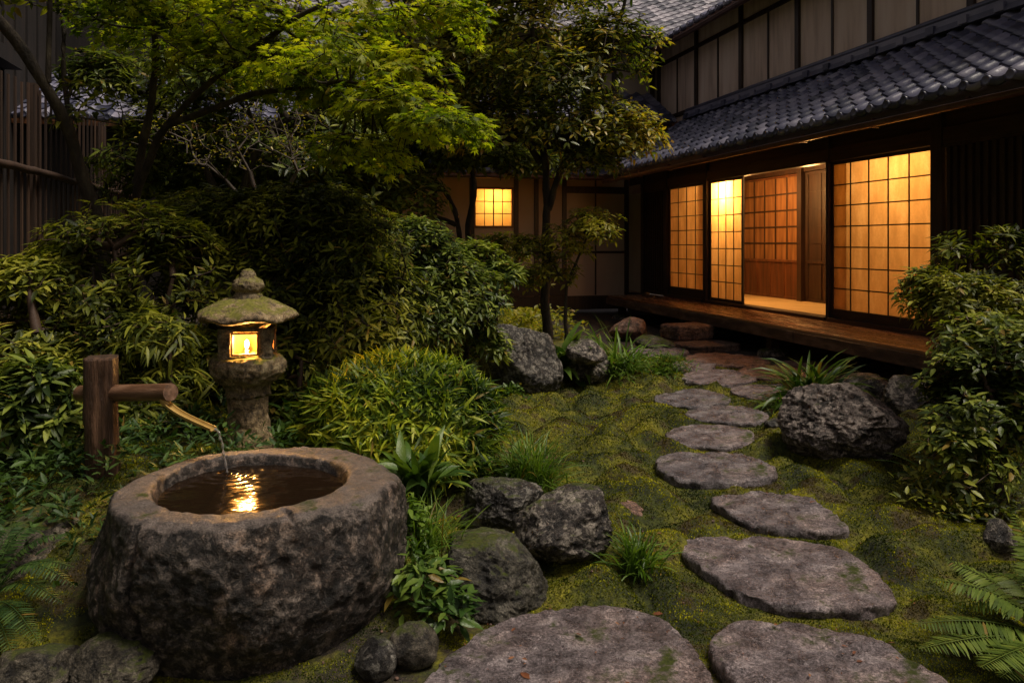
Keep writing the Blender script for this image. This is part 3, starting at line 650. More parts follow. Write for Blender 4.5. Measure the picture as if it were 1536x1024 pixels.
def shoji(u0, u1, v, cols, rows, z0, z1, parent, kick=.10, label=None, mat=None, paper=True, st=.035, koshi=0, tk=.008, lm=None):
    m1 = mat or WOODH
    fb = [(v-.016, v+.016, u0, u0+st, z0, z1), (v-.016, v+.016, u1-st, u1, z0, z1), (v-.015, v+.015, u0+st, u1-st, z1-.045, z1), (v-.015, v+.015, u0+st, u1-st, z0, z0+kick)]
    zb = z0+kick
    if koshi:
        fb += [(v-.03, v+.014, u0+st, u1-st, z0+kick+koshi, z0+kick+koshi+.05), (v-.002, v+.006, u0+st, u1-st, z0+kick, z0+kick+koshi)]
        n3 = max(2, int((u1-u0)/.42)); fb += [(v-.024, v-.003, u0+st+(u1-u0-2*st)*i/n3-.022, u0+st+(u1-u0-2*st)*i/n3+.02, z0+kick+.001, z0+kick+koshi-.001) for i in range(1, n3)]
        zb = z0+kick+koshi+.05
    fo = boxpart('sliding_screen', m1, fb, parent, .002, label)
    a, c = u0+st, u1-st; b_, d = zb, z1-.045
    lt = [(v-.012, v-.001, a+(c-a)*i/cols-tk, a+(c-a)*i/cols+tk, b_, d) for i in range(1, cols)]
    lt += [(v-.0115, v-.0015, a, c, b_+(d-b_)*j/rows-tk, b_+(d-b_)*j/rows+tk) for j in range(1, rows)]
    boxpart('lattice', lm or m1, lt, fo)
    mp = MB(); mp.add([(v, a, b_), (v, c, b_), (v, c, d), (v, a, d)], [(0, 1, 2, 3)]); mp.build('paper_pane', PAPER if paper is True else paper, fo)
    return fo
shoji(7.21, 8.98, VW+.0, 5, 7, ZD+.051, zt+.018, hs_, .12, 'widest paper screen at the right of the opening')
shoji(8.66, 9.15, VW+.045, 2, 7, ZD+.051, zt+.018, hs_, .12, 'second paper screen slid behind the widest one')
shoji(12.46, 13.9, VW+.0, 4, 7, ZD+.051, zt+.018, hs_, .16, 'paper screen left of the opening, dimmer than the rest')
shoji(11.2, 12.3, VW+.0, 4, 7, ZD+.051, zt+.018, hs_, .05, 'brightest paper screen, half slid open', st=.045)
# interior
VI = 8.35
WPAPER = simple('amber_panel_wood', [(.09, .035, .012), (.2, .09, .03), (.33, .16, .06)], 2.2, .5, 40, .001, stretch=(5, 5, .6))
REDW = simple('reddish_wood', [(.04, .014, .006), (.10, .035, .013), (.17, .065, .025)], 2.2, .4, 40, .001, stretch=(5, 5, .6))
WDARK = simple('brown_panel_wood', [(.012, .006, .004), (.028, .012, .006), (.05, .022, .01)], 2.2, .5, 40, .001, stretch=(5, 5, .6))
boxpart('interior_floor', TATAMI, [(VW+.13, VI+2, 7.0, U1-.1, ZD-.02, ZD+.03)], hs_)
boxpart('interior_ceiling', WOODM, [(VW+.09, VI+2, U0, U1, 2.95, 3.0)], hs_)
boxpart('interior_wall', PLASTER, [(VI+.08, VI+.12, 2.6, U1, ZD, 2.95), (VW+.1, VI+.08, 14.9, 14.95, ZD, 2.95), (VW+.1, VI+.08, 6.9, 6.95, ZD, 2.95)], hs_)
shoji(11.95, 13.85, VI, 5, 5, ZD+.031, 2.75, hs_, .05, 'inner wooden lattice partition with panelled base', REDW, WPAPER, st=.05, koshi=.62, tk=.015, lm=WDARK)
shoji(10.95, 11.8, VI, 2, 5, ZD+.031, 2.75, hs_, .05, 'inner dark panelled door', WDARK, WDARK, st=.07, koshi=.62)
shoji(10.0, 10.9, VI-.05, 2, 5, ZD+.031, 2.75, hs_, .05, 'inner dark panelled door nearer the widest screen', WDARK, WDARK, st=.09, koshi=.62)
shoji(8.3, 9.95, VI, 3, 5, ZD+.031, 2.75, hs_, .05, 'inner panelled door hidden mostly by the widest screen', WDARK, WDARK, st=.07, koshi=.62)
each('interior_post', WDARK, [(VI-.1, VI+.03, 11.8, 11.93, ZD+.03, 2.95), (VI-.08, VI+.03, 13.86, 14.0, ZD+.03, 2.95), (VI-.12, VI+.0, 10.9, 10.95, ZD+.03, 2.95)], hs_)
boxpart('inner_lintel', WDARK, [(VI-.05, VI+.03, 8.3, 13.85, 2.76, 2.92)], hs_)
v, f = ICO[4]
lp = boxpart('hanging_lamp', WOODH, [(6.995, 7.005, 11.845, 11.855, 2.52, 2.95), (6.97, 7.03, 11.82, 11.88, 2.495, 2.52)], hs_)
mb = MB(); mb.add(v*[.06, .06, .06]+[7.0, 11.85, 2.435], f); mb.build('lamp_shade', BULB, lp, smooth=True)
WARM = (1, .5, .15)
light('tea_room_light', (7.5, 7.75, 2.6), 82, (1, .55, .19), .12, hs_)
light('far_room_light', (7.6, 12.9, 2.5), 7, (1, .52, .18), .2, hs_)
light('deck_fill_light', (7.3, 10.2, 2.45), 34, WARM, .1, hs_)  # added fill lamp behind the opening, brightens floor and deck

# tiled roof builder
def tiled(name, O, e, g, ns, ng, pw, pl, mat, parent, discs=True, seed=1):
    O, e, g = map(np.asarray, (O, e, g)); e = nrm(e.astype(float)); g = nrm(g.astype(float)); n_ = np.cross(e, g); n_ = n_ if n_[2] > 0 else -n_
    r = np.random.default_rng(seed); mb = MB()
    s = np.linspace(0, 1, 11); pr = np.where(s < .66, -.55*np.sin(np.pi*s/.66), .9*np.sin(np.pi*(s-.66)/.34))*.04
    I, J = np.meshgrid(np.arange(ns), np.arange(ng), indexing='ij'); I = I.ravel(); J = J.ravel(); T = len(I)
    jt = r.normal(0, .0022, (T, 3))
    rows = []
    for tt, dz in ((-.02, -.022), (0., .012), (.02, .016), (.55, .006), (1.12, -.012)):
        rows.append((tt, dz))
    V = np.zeros((T, len(rows), 11, 3))
    for k, (tt, dz) in enumerate(rows):
        yy = (J+max(tt, 0))*pl+jt[:, 0]
        lift = dz+.004+jt[:, 1]
        V[:, k] = O+(I[:, None, None]*pw+s[None, :, None]*pw*1.02+jt[:, 2, None, None])*e+yy[:, None, None]*g+(pr[None, :, None]+lift[:, None, None])*n_
    nr_ = len(rows); base = np.arange(T)[:, None, None]*nr_*11+np.arange(nr_-1)[None, :, None]*11+np.arange(10)[None, None]
    mb.add(V.reshape(-1, 3), np.stack([base, base+1, base+12, base+11], -1).reshape(-1, 4))
    o = mb.build(name, mat, parent, smooth=True)
    if discs:
        md = MB(); a_ = np.arange(16)/16*2*math.pi
        for i in range(ns):
            c_ = O+(i+.83)*pw*e-.03*g+.005*n_; dwn = np.array([0, 0, 1.])
            out = -g*[1, 1, 0]; out = nrm(out); ring = lambda rr, d_: c_+rr*(np.cos(a_)[:, None]*e+np.sin(a_)[:, None]*dwn)+out*d_
            P = np.stack([ring(.046, -.06), ring(.046, .0), ring(.04, .006), ring(.032, .0), ring(.001, .002)]); md.grid(P, wrap=True)
            q = np.stack([c_+((k_/6)*.66-.66-.12)*pw*e*1.0+out*.0+np.array([0, 0, -.55*.04*math.sin(math.pi*k_/6)]) for k_ in range(7)])
            md.grid(np.stack([q+[0, 0, .012], q-[0, 0, .045], q-[0, 0, .045]-out*.03]))
        md.build('eave_end_tiles', mat, o, smooth=True)
    return o
# lower roof
VE, ZE, ZT_ = 5.62, 2.92, 3.98; gx = VU-.06-VE; sl_len = math.hypot(gx, ZT_-ZE)
tiled('pent_roof', (VE, 1.6, ZE), (0, 1, 0), (gx, 0, ZT_-ZE), int(12.9/.24), 10, .24, sl_len/10, TILE, hs_)
def slab(name, mat, pts, th_, parent):
    """sloping plate: 4 corner points (local) extruded down by th_"""
    pts = np.array(pts, float); mb = MB(); v_ = np.concatenate([pts, pts-[0, 0, th_]])
    mb.add(v_, [(0, 1, 2, 3), (7, 6, 5, 4), (0, 4, 5, 1), (1, 5, 6, 2), (2, 6, 7, 3), (3, 7, 4, 0)]); return mb.build(name, mat, parent)
slab('roof_deck', WOODH, [(VE+.04, 1.6, ZE-.045), (VE+.04, 14.6, ZE-.045), (VU-.03, 14.6, ZT_-.075), (VU-.03, 1.6, ZT_-.075)], .035, hs_)
slab('fascia_board', WOODH, [(VE+.02, 1.6, ZE-.03), (VE+.02, 14.6, ZE-.03), (VE+.055, 14.6, ZE-.03), (VE+.055, 1.6, ZE-.03)], .11, hs_)
rf = MB(); u_ = 1.8
while u_ < 14.6:
    k_ = (ZT_-ZE)/gx; x0, x1 = VE+.07, VU-.05
    pts = np.array([(x0, u_, ZE-.09), (x0, u_+.05, ZE-.09), (x1, u_+.05, ZE-.09+k_*(x1-x0)), (x1, u_, ZE-.09+k_*(x1-x0))]); v_ = np.concatenate([pts, pts-[0, 0, .07]])
    rf.add(v_, [(0, 1, 2, 3), (7, 6, 5, 4), (0, 4, 5, 1), (1, 5, 6, 2), (2, 6, 7, 3), (3, 7, 4, 0)]); u_ += .36
rf.build('rafters', WOODD, hs_)
mb = MB(); n2 = 2
for zz_, rr_ in ((.0, .0),):
    for k in range(4):
        mb.box(VU-.22+k*.012, VU-.01, 1.6, 14.0, ZT_-.01+k*.036, ZT_+.022+k*.036)
mb.tube([(VU-.12, 1.6, ZT_+.16), (VU-.12, 14.0, ZT_+.16)], .05, 12)
for u_ in np.arange(1.8, 14, .48): mb.box(VU-.235, VU-.19, u_, u_+.12, ZT_-.0, ZT_+.09)
mb.build('roof_ridge', TILE, hs_)
def gutter(name, p0, p1, r_, parent, mat=COPPER):
    mb = MB(); p0, p1 = np.array(p0, float), np.array(p1, float); d = nrm(p1-p0); s_ = nrm(np.cross(d, [0, 0, 1.])); a_ = np.linspace(math.pi, 2*math.pi, 12); tt = np.linspace(0, 1, 2)
    for rr_ in (r_, r_*.9):
        mb.grid((p0+(p1-p0)*tt[:, None])[:, None]+rr_*(np.cos(a_)[None, :, None]*s_+np.sin(a_)[None, :, None]*np.array([0, 0, 1.])))
    for sg in (1, -1): mb.tube([p0+s_*r_*.95*sg, p1+s_*r_*.95*sg], .008, 8)
    return mb.build(name, mat, parent, smooth=True)
gutter('eave_gutter', (VE-.02, 1.6, 2.765), (VE-.02, 14.5, 2.745), .05, hs_)
each('gutter_bracket', COPPER, [(VE-.03, VE+.06, u_-.008, u_+.008, 2.70, 2.80) for u_ in np.arange(2, 14.4, 1.2)], hs_)
# upper storey wall
mb = MB(); us = [3.0, 4.62, 6.27, 7.92-.6, 8.87, 10.5, 12.15, 13.8, 15.4]
us = [1.6, 3.92, 5.57, 7.22, 8.87, 10.5, 12.15, 13.8, 15.5]
boxpart('upper_wall_panel', BOARD, [(VU+.0, VU+.05, 1.6, 15.5, 3.9, 5.84)], hs_)
bx = [(VU-.045, VU+.01, u_-.05, u_+.05, 3.92, 5.84) for u_ in us]
bx += [(VU-.018, VU+.01, (a_+b_)/2-.022, (a_+b_)/2+.022, 4.221, 5.349) for a_, b_ in zip(us[:-1], us[1:])]
bx += [(VU-.03, VU+.01, a_+.05, b_-.05, 4.14, 4.22) for a_, b_ in zip(us[:-1], us[1:])]
bx += [(VU-.03, VU+.01, a_+.05, b_-.05, 5.35, 5.43) for a_, b_ in zip(us[:-1], us[1:])]
boxpart('upper_wall_frame', WOODD, bx, hs_, .004)
# upper roof
VE2, ZE2 = 6.78, 5.62
tiled('main_roof', (VE2, 1.6, ZE2), (0, 1, 0), (2, 0, 1.1), int(13.9/.27), 10, .27, .24, TILE, hs_, seed=4)
slab('main_roof_deck', WOODH, [(VE2+.04, 1.6, ZE2-.04), (VE2+.04, 15.6, ZE2-.04), (VE2+2.2, 15.6, ZE2+1.13), (VE2+2.2, 1.6, ZE2+1.13)], .04, hs_)
slab('main_fascia', WOODM, [(VE2+.02, 1.6, ZE2-.03), (VE2+.02, 15.4, ZE2-.03), (VE2+.06, 15.4, ZE2-.03), (VE2+.06, 1.6, ZE2-.03)], .14, hs_)
gutter('main_gutter', (VE2-.03, 1.6, ZE2-.15), (VE2-.03, 15.2, ZE2-.16), .055, hs_)
boxpart('back_wall', SOIL, [(VU+.06, VU+3.5, 15.4, 15.5, 2.9, 6.0), (VU+3.4, VU+3.5, 1.6, 15.5, 0, 6), (VW+.1, VU+3.5, 1.6, 1.7, 0, 6)], hs_)

# ------------------------------------------------------------------ rear wing
rw = empty('rear_house_wing', (0, 0, 0), ANG); tag(rw, 'darker rear wing across the end of the garden with a small lit window', 'house')
UR = 16.0; VL, VR = -9.0, 7.2
pv = []   # plaster panels with window hole: v 3.27..4.1, z 1.83..2.68
wv0, wv1, wz0, wz1 = 3.23, 4.11, 1.83, 2.7
boxpart('wall', PLASTERB, [(VL, wv0, UR, UR+.08, .25, 3.4), (wv1, VR, UR, UR+.08, .25, 3.4), (wv0, wv1, UR, UR+.08, .25, wz0), (wv0, wv1, UR, UR+.08, wz1, 3.4)], rw)
pvs = [-8.4, -6.6, -4.8, -3., -1.2, .6, 2.4, 3.2, 4.17, 4.62, 5.26, 6.72]
fb = [(p-.05, p+.05, UR-.03, UR+.005, .1, 3.3) for p in pvs]
fb += [(VL, VR, UR-.05, UR-.031, .05, .35), (VL, VR, UR-.055, UR-.031, 2.98, 3.1)]
fb += [(5.31, 6.67, UR-.02, UR+.005, 1.28, 1.33), (5.97, 6.0, UR-.025, UR+.005, .36, 2.95), (5.31, 6.67, UR-.028, UR+.005, 2.6, 2.75)]
boxpart('wall_frame', WOODD, fb, rw, .003)
boxpart('low_boarding', WOODD, [(2.4, 5.2, UR-.06, UR-.052, .36, .95), (VL, 2.4, UR-.06, UR-.052, .36, 1.1)], rw)
wf = boxpart('window', WOODM, [(wv0, wv0+.045, UR-.04, UR+.05, wz0, wz1), (wv1-.045, wv1, UR-.04, UR+.05, wz0, wz1), (wv0+.045, wv1-.045, UR-.04, UR+.05, wz0, wz0+.045), (wv0+.045, wv1-.045, UR-.04, UR+.05, wz1-.045, wz1)], rw)
a_, c_, b_, d_ = wv0+.045, wv1-.045, wz0+.045, wz1-.045
boxpart('lattice', WOODH, [(a_+(c_-a_)*i/4-t_, a_+(c_-a_)*i/4+t_, UR-.01, UR+.01, b_, d_) for i, t_ in ((1, .006), (2, .012), (3, .006))]+[(a_, c_, UR-.009, UR+.009, b_+(d_-b_)*j/3-.008, b_+(d_-b_)*j/3+.008) for j in (1, 2)], wf)
mb = MB(); mb.add([(a_, UR+.02, b_), (c_, UR+.02, b_), (c_, UR+.02, d_), (a_, UR+.02, d_)], [(0, 1, 2, 3)]); mb.build('paper_pane', PAPER, wf)
boxpart('room_shell', PLASTER, [(2.6, 4.8, UR+1.6, UR+1.65, .3, 3.2), (2.55, 2.6, UR+.09, UR+1.65, .3, 3.2), (4.8, 4.85, UR+.09, UR+1.65, .3, 3.2), (2.55, 4.85, UR+.09, UR+1.65, 3.2, 3.25), (2.55, 4.85, UR+.09, UR+1.65, .25, .3)], rw)
light('rear_room_light', (3.75, UR+.4, 2.5), 48, (1, .52, .13), .1, rw)
# lower eave
def face_roof(name, v0, v1, ue, ze, ut, zt2, parent, mat=TILE, seed=3):
    n_ = int((v1-v0)/.27); ll = math.hypot(ut-ue, zt2-ze); ngr = max(2, int(ll/.23))
    o = tiled(name, (v0, ue, ze), (1, 0, 0), (0, ut-ue, zt2-ze), n_, ngr, .27, ll/ngr, mat, parent, seed=seed)
    slab(name+'_deck', WOODH, [(v0, ue+.03, ze-.05), (v1, ue+.03, ze-.05), (v1, ut, zt2-.07), (v0, ut, zt2-.07)], .05, parent)
    slab(name+'_fascia', WOODM, [(v0, ue+.01, ze-.04), (v1, ue+.01, ze-.04), (v1, ue+.028, ze-.04), (v0, ue+.028, ze-.04)], .1, parent)
    return o
face_roof('lower_roof', VL, 6.3, 14.8, 2.95, 16.1, 3.65, rw)
gutter('lower_gutter', (6.0, 14.74, 2.83), (VL, 14.74, 2.83), .045, rw)
boxpart('middle_wall', WOODD, [(VL, VR, 15.9, 15.95, 3.4, 4.4)], rw)
face_roof('middle_roof', 1.2, 7.2, 14.4, 4.03, 15.75, 4.83, rw, seed=8)
gutter('middle_gutter', (7.0, 14.34, 3.93), (1.2, 14.34, 3.93), .045, rw)
boxpart('upper_wall', PLASTER, [(1.0, 8.4, 15.7, 15.78, 4.3, 6.2)], rw)
each('upper_wall_post', WOODD, [(p-.05, p+.05, 15.66, 15.705, 4.3, 6.2) for p in (1.5, 3.1, 4.7, 6.3, 7.2)], rw)
face_roof('upper_roof', -1.5, 11.5, 14.9, 5.93, 20.5, 9.6, rw, TILEP, seed=11)
gutter('upper_gutter', (7.2, 14.83, 5.82), (-1.5, 14.83, 5.82), .05, rw)

# left dark neighbour building and small roof, fence
nh = empty('neighbour_house', (0, 0, 0), ANG); tag(nh, 'dark boarded house behind the slatted fence at the upper left', 'house')
boxpart('wall', BLACKW, [(-4.3, -4.2, 2.5, 15.0, 0, 8.5)]+[(-4.2, -4.17, u_, u_+.03, 0, 8.5) for u_ in np.arange(2.5, 15, .45)], nh)
boxpart('eave_beam', BLACKW, [(-4.19, -3.95, 2.5, 12.0, 3.9, 4.1)], nh)
face_roof('rear_roof', -7.5, -.2, 12.3, 3.35, 14.2, 4.4, nh, TILE, seed=14)
boxpart('end_wall', BLACKW, [(-7.5, -.3, 12.6, 12.7, 0, 3.5), (-9, -.9, 14.2, 14.3, 0, 9)], nh)
VF = -2.7; fe = empty('slatted_fence', tuple(L(VF, 8.5, .2)), ANG); tag(fe, 'tall dark slatted wooden fence along the left side', 'fence')
ZF = 3.05
mb = MB(); u_ = 3.2-8.5
while u_ < 2.6:
    dz = random.uniform(-.03, .03); mb.box(-.008, .008, u_, u_+.03+random.uniform(-.004, .004), -.2, ZF-.2+dz); u_ += .165
while u_ < 6.4:
    mb.box(-.008, .008, u_, u_+.032, -.2, ZF-.45+random.uniform(-.03, .03)); u_ += .14
mb.build('slats', FENCEW, fe)
for z_ in (2.0, .6):
    mb = MB(); tt = np.linspace(-5.3, 6.4, 60); p3 = np.stack([0*tt+.045, tt, z_+0*tt], -1); p3 += np.stack([fbm(p3*3+k, 2, k)*.015 for k in (1, 2, 3)], -1); mb.tube(p3, .038, 8); mb.build('rail', FENCEW, fe, smooth=True)
for u_ in (-5.0, -2.4, .1, 2.65, 5.0):
    boxpart('post', FENCEW, [(-.1, -.021, u_, u_+.1, -.2, ZF-.15)], fe)

# ------------------------------------------------------------------ foliage
def leaf_t(w=.3, fold=.08, droop=.15):
    st = [(0, 0), (.3, 1.), (.65, .8), (1, 0)]
    z = lambda x: -droop*x*x
    v = [(0, 0, 0)]
    for x, k in st[1:3]:
        v += [(x, w/2*k, z(x)+fold*k*w*1.5), (x, -w/2*k, z(x)+fold*k*w*1.5), (x, 0, z(x))]
    v += [(1, 0, z(1))]
    return np.array(v), [(0, 3, 1), (0, 2, 3), (3, 6, 4, 1), (3, 2, 5, 6), (6, 7, 4), (6, 5, 7)]
def maple_t():
    v = [(0.25, 0, 0)]; n = 7; an = np.linspace(-2.25, 2.25, n); ln = [.42, .68, .9, 1., .9, .68, .42]
    out = [(-.02, 0, 0)]
    for i in range(n):
        out.append((.25+ln[i]*.75*math.cos(an[i]), ln[i]*.75*math.sin(an[i]), -.1*ln[i]))
        if i < n-1: am = (an[i]+an[i+1])/2; out.append((.25+.27*math.cos(am), .27*math.sin(am), 0.01))
    v += out; k = len(out); return np.array(v), [(0, i, i % k+1) for i in range(1, k+1)]
LEAF = {'ov': leaf_t(.38, .1, .12), 'lan': leaf_t(.28, .1, .1), 'nar': leaf_t(.14, .06, .4), 'sm': leaf_t(.5, .1, .05), 'map': maple_t(), 'pin': leaf_t(.13, .03, .12)}
def put_leaves(mb, tpl, P, A, N, S):
    v, fs = tpl; A = nrm(A); Yv = nrm(np.cross(N, A)); N = np.cross(A, Yv); n = len(P)
    V = P[:, None]+S[:, None, None]*(v[None, :, 0, None]*A[:, None]+v[None, :, 1, None]*Yv[:, None]+v[None, :, 2, None]*N[:, None])
    off = np.arange(n)[:, None, None]*len(v); V = V.reshape(-1, 3); first = True
    by = {}
    for f_ in fs: by.setdefault(len(f_), []).append(f_)
    base = mb.n
    for k, l_ in by.items(): mb.f.append((off+np.array(l_)[None]).reshape(-1, k)+base)
    mb.v.append(V); mb.n += len(V)
def whorls(mb, tpl, C, D, k, size, r, pitch=(.05, .6), up=.6, sv=.34, curl=.02):
    """k leaves radiating around each cluster centre C with axis D"""
    n = len(C); C = np.repeat(C, k, 0); D = nrm(np.repeat(D, k, 0)); m = len(C)
    th = (np.tile(np.arange(k)/k, n)+np.repeat(r.random(n), k)+r.normal(0, .05, m))*2*math.pi
    ref = nrm(r.normal(size=(n, 3))); ref = np.repeat(ref, k, 0); a = nrm(np.cross(D, ref)); b = np.cross(D, a)
    rad = np.cos(th)[:, None]*a+np.sin(th)[:, None]*b; pi = r.uniform(*pitch, m)[:, None]
    A = np.cos(pi)*rad+np.sin(pi)*D
    Nn = D*np.cos(pi)-rad*np.sin(pi)+np.array([0, 0, up])+r.normal(0, .25, (m, 3))
    put_leaves(mb, tpl, C+rad*curl+r.normal(0, .01, (m, 3)), A, Nn, size*r.uniform(1-sv*1.6, 1+sv, m))
def sample_blobs(blobs, n, r, shell=.55, gap=.42, gs=2.2, seed=0):
    w_ = np.array([b[1][0]*b[1][1]+b[1][0]*b[1][2] for b in blobs]); w_ = w_/w_.sum()
    out = []; dirs = []
    while sum(map(len, out)) < n:
        i = r.choice(len(blobs), n*2, p=w_); c = np.array([b[0] for b in blobs])[i]; rd = np.array([b[1] for b in blobs])[i]
        d = nrm(r.normal(size=(n*2, 3))); d[:, 2] = np.where(d[:, 2] < -.55, -d[:, 2], d[:, 2])
        q = shell+(1-shell)*np.sqrt(r.random(n*2))
        q *= 1+.25*fbm(d*2.2+c, 2, seed+3)
        p = c+d*rd*q[:, None]; ok = (vnoise(p*gs*1.7+seed, seed+1)*.6+vnoise(p*gs*4+seed, seed+2)*.4) > gap
        out.append(p[ok]); dirs.append(nrm(d/np.maximum(rd, .05))[ok])
    return np.concatenate(out)[:n], np.concatenate(dirs)[:n]
def skeleton(mb, trunks, C, r, r_tip=.004, taper=.5, sides=5, step=.16, rmin=None):
    """grow twigs from trunk polylines to each cluster; pipe-model radii"""
    nodes = []; par = []; 
    for tr, (ra, rb) in trunks:
        tr = np.array(tr, float); t = np.concatenate([[0], np.cumsum(np.linalg.norm(np.diff(tr, axis=0), axis=1))]); k = max(3, int(t[-1]/.1))
        tt = np.linspace(0, t[-1], k); q = np.stack([np.interp(tt, t, tr[:, i]) for i in range(3)], -1)
        ker = np.hanning(7); ker /= ker.sum(); q = np.stack([np.convolve(np.pad(q[:, i], 3, 'edge'), ker, 'valid') for i in range(3)], -1)
        wob = np.stack([fbm(q*2.5+s_*7, 3, s_) for s_ in (1, 2, 3)], -1)*.035; q = q+wob
        mb.tube(q, np.linspace(ra, rb, k)*(1+.3*fbm(q*9, 3, 4)), 10, cap=True)
        s0 = int(k*.35)
        for i in range(s0, k): nodes.append(q[i]); par.append(-1 if i == s0 else len(nodes)-2)
    N0 = len(nodes); nodes = np.array(nodes); par = list(par); nd = list(nodes)
    d0 = np.linalg.norm(C[:, None]-nodes[None], axis=2).min(1); order = np.argsort(d0); arr = np.zeros((N0+len(C)*14, 3)); arr[:N0] = nodes; depth = np.zeros(len(arr)); cnt = N0; ch = []
    for ci in order:
        c = C[ci]; d = np.linalg.norm(arr[:cnt]-c, axis=1)+depth[:cnt]*.35; j = int(d.argmin()); p0 = arr[j]; ln = np.linalg.norm(c-p0); k = min(12, max(1, int(ln/step))); prev = j
        for s_ in range(1, k+1):
            t = s_/k; q = p0+(c-p0)*t; q = q+np.array([0, 0, -.12*ln*math.sin(math.pi*t)])
            if s_ < k: q = q+r.normal(0, .03*min(ln, .6), 3)
            arr[cnt] = q; depth[cnt] = depth[prev]+ln/k; ch.append((cnt, prev)); prev = cnt; cnt += 1
    load = np.zeros(cnt); load[[a for a, b in ch]] = .0
    leaf = np.ones(cnt); isp = np.zeros(cnt, bool)
    for a, b in ch: isp[b] = True
    load = np.where(isp, 0, 1.)
    for a, b in reversed(ch): load[b] += load[a]
    rad = r_tip*np.power(np.maximum(load, 1), taper)
    E = np.array(ch)
    if len(E):
        A, B = arr[E[:, 1]], arr[E[:, 0]]; ra = np.minimum(rad[E[:, 1]], rad[E[:, 0]]*1.6); rb = rad[E[:, 0]]
        t = nrm(B-A); ref = np.where(np.abs(t[:, 2:3]) < .9, [[0, 0, 1.]], [[1., 0, 0]]); u = nrm(np.cross(t, ref)); v = np.cross(t, u); th = np.arange(sides)/sides*2*math.pi
        ring = np.cos(th)[None, :, None]*u[:, None]+np.sin(th)[None, :, None]*v[:, None]
        V = np.concatenate([A[:, None]+ra[:, None, None]*ring, B[:, None]+rb[:, None, None]*ring], 1)
        j = np.arange(sides); k = (j+1) % sides; base = np.arange(len(E))[:, None, None]*2*sides
        mb.add(V.reshape(-1, 3), (base+np.stack([j, k, k+sides, j+sides], -1)[None]).reshape(-1, 4))
def plant(name, label, cat, base, trunks, blobs, n, tpl, size, k, lmat, seed, group=None, bark=BARK, up=.6, tip=.004, shell=.5, gap=.42, gs=2.2, pitch=(-.15, .45), tree=False, upd=1.0, taper=.45, skel=None, extra=None):
    r = np.random.default_rng(seed); C, D = sample_blobs(blobs, n, r, shell, gap, gs, seed)
    C[:, 2] = np.maximum(C[:, 2], gbase(C[:, 0], C[:, 1])[0]+.03)
    base = np.asarray(base, float); o = empty(name, tuple(base)); tag(o, label, cat, group)
    mb = MB(); sk = C if skel is None else C[:skel]
    skeleton(mb, trunks, sk, r, tip, taper); mb.v = [x-base for x in mb.v]; mb.build('trunk' if tree else 'stems', bark, o, smooth=True)
    D = nrm(D+np.array([0, 0, upd])+r.normal(0, .2, C.shape)); mb = MB(); whorls(mb, LEAF[tpl], C, D, k, size, r, pitch, up)
    mb.v = [x-base for x in mb.v]; mb.build('crown' if tree else 'foliage', lmat, o, smooth=True)
    return o
def pb_(px, py, D, rx, rz, ry=None):
    """crown lobe centred on a photo pixel at distance D; radii in pixels"""
    return (at(px, py, D), (rx*D/F, (ry if ry else rx*D/F*.8), rz*D/F))
def gb(px, D):
    x = (px-768)/F*D; return np.array([x, D, G(x, D)])

# shrub mass on the left
B_ = gb(430, 6.0)
plant('evergreen_shrub', 'broad domed evergreen shrub behind the stone lantern', 'shrub', B_, [([B_, B_+[-.05, 0, .5], B_+[-.3, .1, 1.0]], (.05, .025)), ([B_, B_+[.2, 0, .5], B_+[.5, 0, .9]], (.04, .02)), ([B_+[-.1, 0, 0], B_+[-.5, -.1, .5], B_+[-.9, 0, .9]], (.035, .018))],
      [pb_(330, 370, 6.0, 130, 85), pb_(470, 370, 6.1, 130, 85), pb_(400, 440, 5.8, 170, 90), pb_(520, 460, 5.9, 120, 100), pb_(480, 520, 5.8, 120, 60), pb_(520, 390, 5.5, 110, 70), pb_(450, 330, 5.8, 130, 50), pb_(520, 480, 5.3, 80, 70)], 5200, 'lan', .076, 7, LF_DARK, 11, 'shrubs on the left of the garden', gap=.44, gs=2.6)
B_ = gb(600, 6.5)
plant('evergreen_shrub', 'dense shrub between the domed shrub and the tall boulder', 'shrub', B_, [([B_, B_+[0, 0, .5], B_+[.1, 0, 1.0]], (.045, .02))],
      [pb_(610, 400, 6.6, 90, 75), pb_(650, 450, 6.5, 90, 80), pb_(600, 480, 6.4, 100, 70), pb_(700, 440, 6.7, 60, 45)], 2100, 'lan', .076, 7, LF_BLUE, 12, 'shrubs on the left of the garden', gap=.36)
B_ = gb(700, 7.2)
plant('evergreen_shrub', 'arching shrub reaching right over the tall boulder', 'shrub', B_, [([B_, B_+[0, 0, .5], at(690, 400, 7.0), at(750, 405, 6.9)], (.035, .012))],
      [pb_(700, 395, 7.1, 60, 35), pb_(752, 412, 7.0, 34, 20), pb_(700, 490, 6.9, 45, 55), pb_(735, 525, 6.9, 30, 30)], 700, 'lan', .088, 7, LF_BLUE, 13, 'shrubs on the left of the garden', gap=.36)
B_ = gb(190, 5.0)
plant('evergreen_shrub', 'open leggy shrub with whorled leaves above the spout post', 'shrub', B_, [([B_, B_+[.05, 0, .5], B_+[-.1, 0, 1.1]], (.03, .014)), ([B_, B_+[.2, 0, .4], B_+[.3, 0, .9]], (.025, .012))],
      [pb_(200, 370, 5.2, 130, 60), pb_(130, 440, 5.0, 110, 70), pb_(250, 440, 5.0, 80, 80), pb_(190, 520, 4.9, 110, 70)], 1700, 'lan', .078, 7, LF_DARK, 14, 'shrubs on the left of the garden', TWIG, gap=.45, tip=.003)
B_ = gb(60, 4.5)
